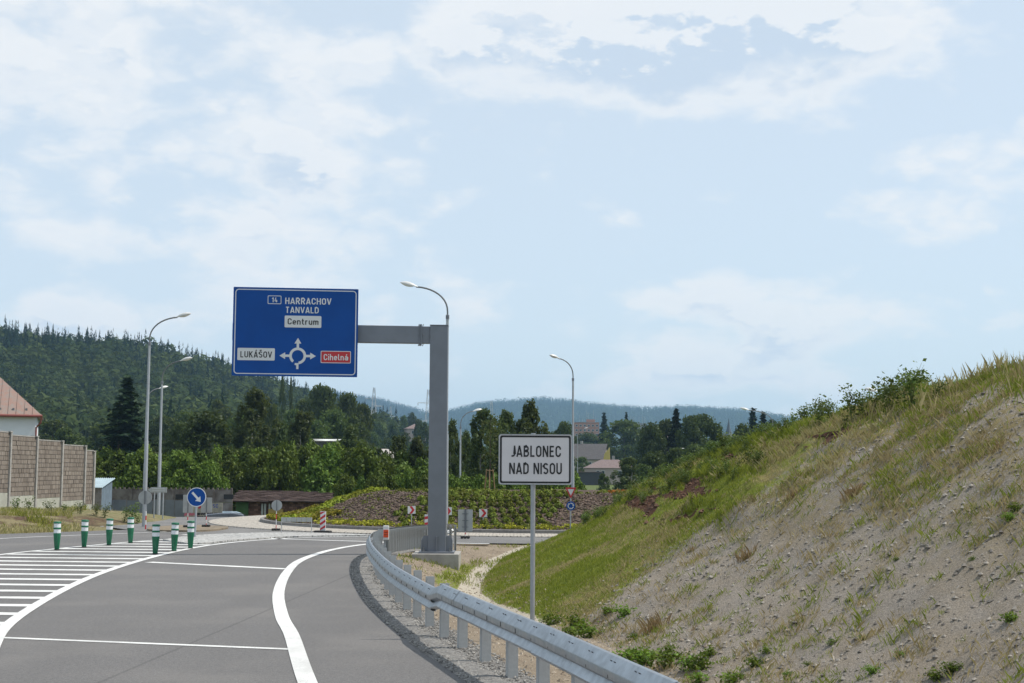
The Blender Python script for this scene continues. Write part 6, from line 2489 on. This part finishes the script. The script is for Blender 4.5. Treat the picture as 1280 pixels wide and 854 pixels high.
# ------------------------------------------------------------------ cars
def car(label, x, y, z, rz, paint, s=1.0, estate=False):
    o = thing('parked_car', label, 'car', (x, y, z), rz)
    L2, W2 = 4.2, 1.72
    side = [(-2.1, .30), (-2.08, .62), (-1.98, .86), (-1.0, .96), (-.35, 1.36), (.2, 1.45), (1.1, 1.43), (1.62, 1.30) if not estate else (1.85, 1.36), (2.0, .95), (2.10, .70), (2.06, .30)]
    vs, fs = [], []
    n_ = len(side)
    for yy, k in ((-W2 / 2, 0), (-W2 / 2 * .98, 1), (W2 / 2 * .98, 1), (W2 / 2, 0)):
        pass
    rows = [(-1, .0), (-.86, 1.0), (.86, 1.0), (1, .0)]
    for f_, up in rows:
        for (px_, pz) in side:
            zz_ = pz - (.05 if not up else 0)
            tuck = (pz - .9) * .32 if pz > .9 else 0
            vs.append((px_ * (.985 if not up else 1), f_ * W2 / 2 * (1 - tuck), max(.28, zz_)))
    for r0 in range(3):
        for i in range(n_ - 1):
            fs.append((r0 * n_ + i, r0 * n_ + i + 1, (r0 + 1) * n_ + i + 1, (r0 + 1) * n_ + i))
    fs += [tuple(range(n_)), tuple(range(3 * n_, 4 * n_))]
    for r0 in range(3):
        fs.append((r0 * n_, (r0 + 1) * n_, (r0 + 1) * n_ + n_ - 1, r0 * n_ + n_ - 1))
    mb_ = MB()
    mb_.add(vs, fs)
    mb_.build('body', paint, o, smooth=True)
    gl = M.setdefault('carglass', principled('car glass', (.02, .025, .03), .06, 0, spec=.9))
    def quad(pts, nm, mat):
        a, b, c, d = map(Vector, pts)
        nn = (b - a).cross(c - a).normalized() * .012
        mb2 = MB().add([a + nn, b + nn, c + nn, d + nn, a - nn, b - nn, c - nn, d - nn], [(0, 1, 2, 3), (7, 6, 5, 4), (0, 4, 5, 1), (1, 5, 6, 2), (2, 6, 7, 3), (3, 7, 4, 0)])
        return mb2.build(nm, mat, o)
    quad([(-.95, -.68, 1.0), (-.95, .68, 1.0), (-.40, .58, 1.345), (-.40, -.58, 1.345)], 'windscreen', gl)
    quad([(1.97, .66, 1.0), (1.97, -.66, 1.0), (1.70 if not estate else 1.88, -.58, 1.29), (1.70 if not estate else 1.88, .58, 1.29)], 'rear_window', gl)
    for s_ in (-1, 1):
        ya, yb_ = s_ * .845, s_ * .752
        quad([(-.78, ya, .98), (.38, ya, .98), (.38, yb_, 1.36), (-.25, yb_, 1.33)], 'side_window', gl)
        quad([(.46, ya, .98), (1.62, ya, .98), (1.45, yb_, 1.33), (.46, yb_, 1.36)], 'side_window', gl)
        MB().box((-2.03, s_ * .62, .68), (.10, .34, .16), bev=.02).build('headlight', M['glass'], o)
        MB().box((2.05, s_ * .70, .78), (.08, .20, .26), bev=.02).build('tail_light', M['red'], o)
        MB().box((-.72, s_ * .93, .98), (.14, .18, .12), bev=.02).build('mirror', paint, o)
        for wx in (-1.3, 1.28):
            mb2 = MB().tube([(wx, s_ * .68, .31), (wx, s_ * .865, .31)], .31, 20)
            wh_ = mb2.build('wheel', M['rubber'], o)
            MB().tube([(wx, s_ * .84, .31), (wx, s_ * .875, .31)], .20, 14).build('rim', M['galv'], wh_)
    for xx_, nm in ((-2.08, 'front_bumper'), (2.07, 'rear_bumper')):
        MB().box((xx_, 0, .42), (.12, 1.64, .20), bev=.03).build(nm, paint, o)
    o.scale = (s, s, s)
    return o


p = at(297, 650, 87)
car('dark blue parked car with only its roof and windows showing above the ring edge', p.x, 87, at(297, 640.6, 87).z - 1.47, math.radians(183), principled('dark car paint', (.018, .022, .032), .25, 0, coat=.8), 1.0, True)
p = at(277, 650, 89.5)
car('pale blue parked car behind the dark car, windscreen facing the ring', p.x + .3, 90.3, at(278, 639.6, 89).z - 1.47, math.radians(128), principled('pale car paint', (.28, .38, .46), .3, 0, coat=.8))
p = at(748, 599, 440)
car('small silver car parked far off before the dark fence', p.x, 440, float(land(p.x, 440)), math.radians(20), principled('silver car paint', (.6, .62, .64), .3, .2, coat=.6), 1.0)
p = at(810, 603, 300)
car('pale car half hidden by the bushes at the embankment edge', p.x, 300, at(810, 603.5, 300).z - .7, 0, bpy.data.materials['silver car paint'])

# ------------------------------------------------------------------ far buildings
CREAM = principled('cream render', (.42, .36, .30), .9)
PINKW = principled('pink render', (.40, .33, .30), .9)
YELW = principled('yellow gable', (.52, .40, .12), .9)
BRICKP = principled('reddish panels', (.36, .19, .145), .9)


def far_house(name, label, px, py_base, Y, w_, d_, h, rh_, wall, roof, rz=0, hip=False, wins=(), chimney=None):
    p_ = at(px, py_base, Y)
    return house(name, label, p_.x, Y, p_.z, rz, w_, d_, h, rh_, wall, roof, wins, hip, .5, chimney)


far_house('house', 'low pink walled house with a hipped brown roof below the big round tree', 762, 600.5, 370, 12.5, 9, 3.2, 2.2, PINKW, PINKR, 0, True, ((-3.3, 1.9, 1.0, 1.2, 0), (-2.0, 1.9, 1.0, 1.2, 0), (2.2, 1.9, 1.3, 1.2, 0)), 1.0)
far_house('house', 'house with a big dark grey roof and a yellow gable beside the big round tree', 733, 586, 420, 11.5, 11, 2.6, 4.6, CREAM, SLATE, math.radians(-14), False, ((-2, 1.4, 1.3, 1.2, 0), (2, 1.4, 1.3, 1.2, 0)), -1.5)
p_ = at(757.5, 570, 411)
yg = MB().plate([(-1.4, -4.6), (1.3, -4.6), (1.1, 2.5), (-.4, .6)], -.1, .1).build('gable_wall', YELW)
yg.location = (p_.x, 411.5, p_.z)
yg.rotation_euler = (0, 0, math.radians(-14))
for oo in bpy.data.objects:
    if oo.get('label', '').startswith('house with a big dark grey roof'):
        wm = Matrix.Translation(oo.location) @ Matrix.Rotation(math.radians(-14), 4, 'Z')
        yg.parent = oo
        yg.matrix_parent_inverse = wm.inverted()
p_ = at(733, 603, 360)
o = thing('shed', 'long low dark shed before the pink walled house', 'shed', (p_.x, 360, p_.z))
MB().box((0, 0, .8), (7.6, 3, 3.4)).build('wall', principled('dark boards', (.05, .05, .055), .9), o)
MB().box((0, 0, 2.58), (8.0, 3.6, .16)).build('roof', PINKR, o)
p_ = at(726, 593, 395)
o = thing('garden_wall', 'reddish brown garden wall between the two far houses', 'wall', (p_.x, 395, p_.z - 1))
MB().box((0, 0, 1.2), (17, .3, 2.4)).build('wall', principled('red brown wall', (.16, .075, .06), .9), o)
MB().box((0, 0, 2.45), (17.1, .4, .1)).build('coping', PINKR, o)
# apartment block with masts on the roof
Ya = 900
p_ = at(733, 560, Ya)
za = float(land(p_.x, Ya)) - 6
hA = at(733, 528.5, Ya).z - za
o = thing('apartment_block', 'reddish apartment block with roof masts before the blue hills', 'building', (p_.x, Ya, za))
MB().box((0, 0, hA / 2), (15.5, 10, hA)).build('wall', BRICKP, o)
MB().box((2.6, 0, hA + 1.0), (5.2, 5, 2.0)).build('roof_house', BRICKP, o)
MB().box((0, 0, hA + .1), (16, 10.4, .25)).build('roof', M['concrete'], o)
for j in range(3):
    for k in range(6):
        f_ = MB().plate(shift(rrect(1.5, 1.4, .02, 1), -6.4 + k * 2.55, hA - 2 - j * 2.9), -5.06, -4.98).build('window', WINF, o)
        MB().plate(shift(rrect(1.25, 1.15, .02, 1), -6.4 + k * 2.55, hA - 2 - j * 2.9), -5.09, -5.065).build('pane', PANE, f_)
for x, hm_ in ((-4.5, 5), (-2.6, 3), (.2, 6), (1.2, 4.5), (4.4, 6), (5.5, 4)):
    MB().tube([(x, 0, hA), (x, 0, hA + hm_ + (2 if 0 < x < 5 else 0))], .09, 5).build('antenna', M['pole'], o)
p_ = at(797, 560, 950)
za = float(land(p_.x, 950)) - 6
hA = at(797, 530, 950).z - za
o = thing('apartment_block', 'grey block with scaffolding masts half hidden behind the big round tree', 'building', (p_.x, 950, za))
MB().box((0, 0, hA / 2), (11, 9, hA)).build('wall', principled('grey panels', (.24, .24, .26), .9), o)
MB().box((0, 0, hA + .1), (11.4, 9.4, .25)).build('roof', M['concrete'], o)
for j in range(3):
    for k in range(4):
        f_ = MB().plate(shift(rrect(1.5, 1.4, .02, 1), -4 + k * 2.6, hA - 2 - j * 2.9), -4.56, -4.48).build('window', WINF, o)
        MB().plate(shift(rrect(1.25, 1.15, .02, 1), -4 + k * 2.6, hA - 2 - j * 2.9), -4.59, -4.565).build('pane', PANE, f_)
for x in (-4.5, -3, 1, 3.4, 4.8):
    MB().tube([(x, 0, hA), (x, 0, hA + 4 + (x % 2))], .10, 5).build('antenna', M['pole'], o)
# church
p_ = at(911, 560, 900)
za = float(land(p_.x, 900))
tipz = at(911, 523, 900).z - za
o = thing('church', 'church tower with a slender dark pointed spire above the grove', 'church', (p_.x, 900, za - 3))
ht = tipz + 3
MB().box((0, 0, (ht - 11) / 2), (4.4, 4.4, ht - 11)).build('tower', CREAM, o)
SPM = principled('dark copper', (.055, .07, .085), .6)
MB().lathe([(3.0, ht - 11), (2.2, ht - 9.6), (1.1, ht - 6), (.35, ht - 2), (.06, ht)], 8).build('spire', SPM, o)
MB().box((0, 8, 4), (9, 14, 9)).build('nave', CREAM, o)
MB().add([(-5, .9, 8.4), (5, .9, 8.4), (0, .9, 13), (-5, 15, 8.4), (5, 15, 8.4), (0, 15, 13)], [(0, 1, 2), (3, 5, 4), (0, 2, 5, 3), (1, 4, 5, 2), (0, 3, 4, 1)]).build('roof', SLATE, o)
# roofs among the trees on the left
far_house('warehouse', 'flat white roofed hall glinting between the trees under the direction panel', 409, 563, 205, 2.6, 8, 1.3, .35, SLATE, principled('bright roof', (.75, .75, .72), .5), 0, True)
far_house('house', 'small house with a pinkish roof far behind the gantry post', 521, 549, 560, 9, 8, 4.0, 2.0, PINKW, PINKR, .2, True, ((-2, 2.6, 1.3, 1.4, 0), (1.5, 2.6, 1.3, 1.4, 0)))
far_house('house', 'pale walled house among the trees left of the gantry post', 478, 590, 190, 6.5, 6, 1.9, 1.2, CREAM, principled('pale roof', (.42, .38, .35), .8), .1, True, ((0, 1.1, 1.0, .9, 0),))
far_house('house', 'house with a flat grey pink roof half hidden in the dark grove', 833, 562, 330, 5, 5, 2.6, 1.2, CREAM, PINKR, .1, True, ((-1.2, 1.5, .9, .9, 0), (1.2, 1.5, .9, .9, 0)))

# ------------------------------------------------------------------ pylons
def pylon(px, ybase, ytop, Y, label, arms=3, fw=.9):
    b_, t_ = at(px, ybase, Y), at(px, ytop, Y)
    z0 = float(land(b_.x, Y)) - 1
    H_ = t_.z - z0
    o = thing('power_pylon', label, 'pylon', (b_.x, Y, z0), .3)
    wb_ = H_ * .065
    mb_ = MB()
    lv = [(wb_ * (1 - .86 * u) + .12, H_ * u) for u in [k / 9 for k in range(10)]]
    th = .11 * fw
    for sx_ in (-1, 1):
        for sy_ in (-1, 1):
            mb_.tube([(sx_ * lv[0][0], sy_ * lv[0][0], 0), (sx_ * lv[-1][0], sy_ * lv[-1][0], H_)], th, 4)
    mb_.build('legs', M['galv_post'], o)
    mb_ = MB()
    for k in range(9):
        (w0, z0_), (w1_, z1_) = lv[k], lv[k + 1]
        for s_ in (-1, 1):
            mb_.tube([(-w0, s_ * w0, z0_), (w1_, s_ * w1_, z1_)], th * .6, 3)
            mb_.tube([(w0, s_ * w0, z0_), (-w1_, s_ * w1_, z1_)], th * .6, 3)
            mb_.tube([(s_ * w0, -w0, z0_), (s_ * w1_, w1_, z1_)], th * .6, 3)
    kind(mb_.build('bracing', M['galv_post'], o), 'stuff')
    for k, (u, s_) in enumerate(((.58, -1), (.70, 1), (.82, -1))[:arms]):
        z = H_ * u
        L2 = H_ * .14
        MB().tube([(0, 0, z + .5), (s_ * L2, 0, z + .1)], th, 4).build('cross_arm', M['galv_post'], o)
        MB().tube([(0, 0, z - .3), (s_ * L2, 0, z + .1)], th * .8, 4).build('cross_arm', M['galv_post'], o)
        MB().tube([(s_ * L2, 0, z + .1), (s_ * L2, 0, z - 1.4)], .14, 5).build('insulator', M['arm'], o)
    return o


pylon(467, 531, 484.5, 820, 'tallest lattice power pylon in the valley left of the gantry post')
pylon(488, 530, 508, 1100, 'small far lattice pylon right of the tallest pylon', fw=.8)
pylon(535, 545, 487, 760, 'lattice pylon mostly hidden behind the gantry post', fw=.8)
pylon(614, 545, 501, 1200, 'slim lattice pylon rising behind the birches right of the gantry post', 2)

# ------------------------------------------------------------------ air
hz_m = bpy.data.materials.new('haze')
hz_m.use_nodes = True
t = NT(hz_m.node_tree)
pv = t.add('ShaderNodeVolumePrincipled', {'Color': (.44, .70, 1.0, 1), 'Density': .000118, 'Anisotropy': .0})
t.add('ShaderNodeOutputMaterial', {'Volume': pv.outputs[0]})
o = MB().box((0, 2250, 145), (12400, 7900, 330)).build('haze', hz_m)
kind(o, 'stuff', 'pale summer haze in the air over the valley')
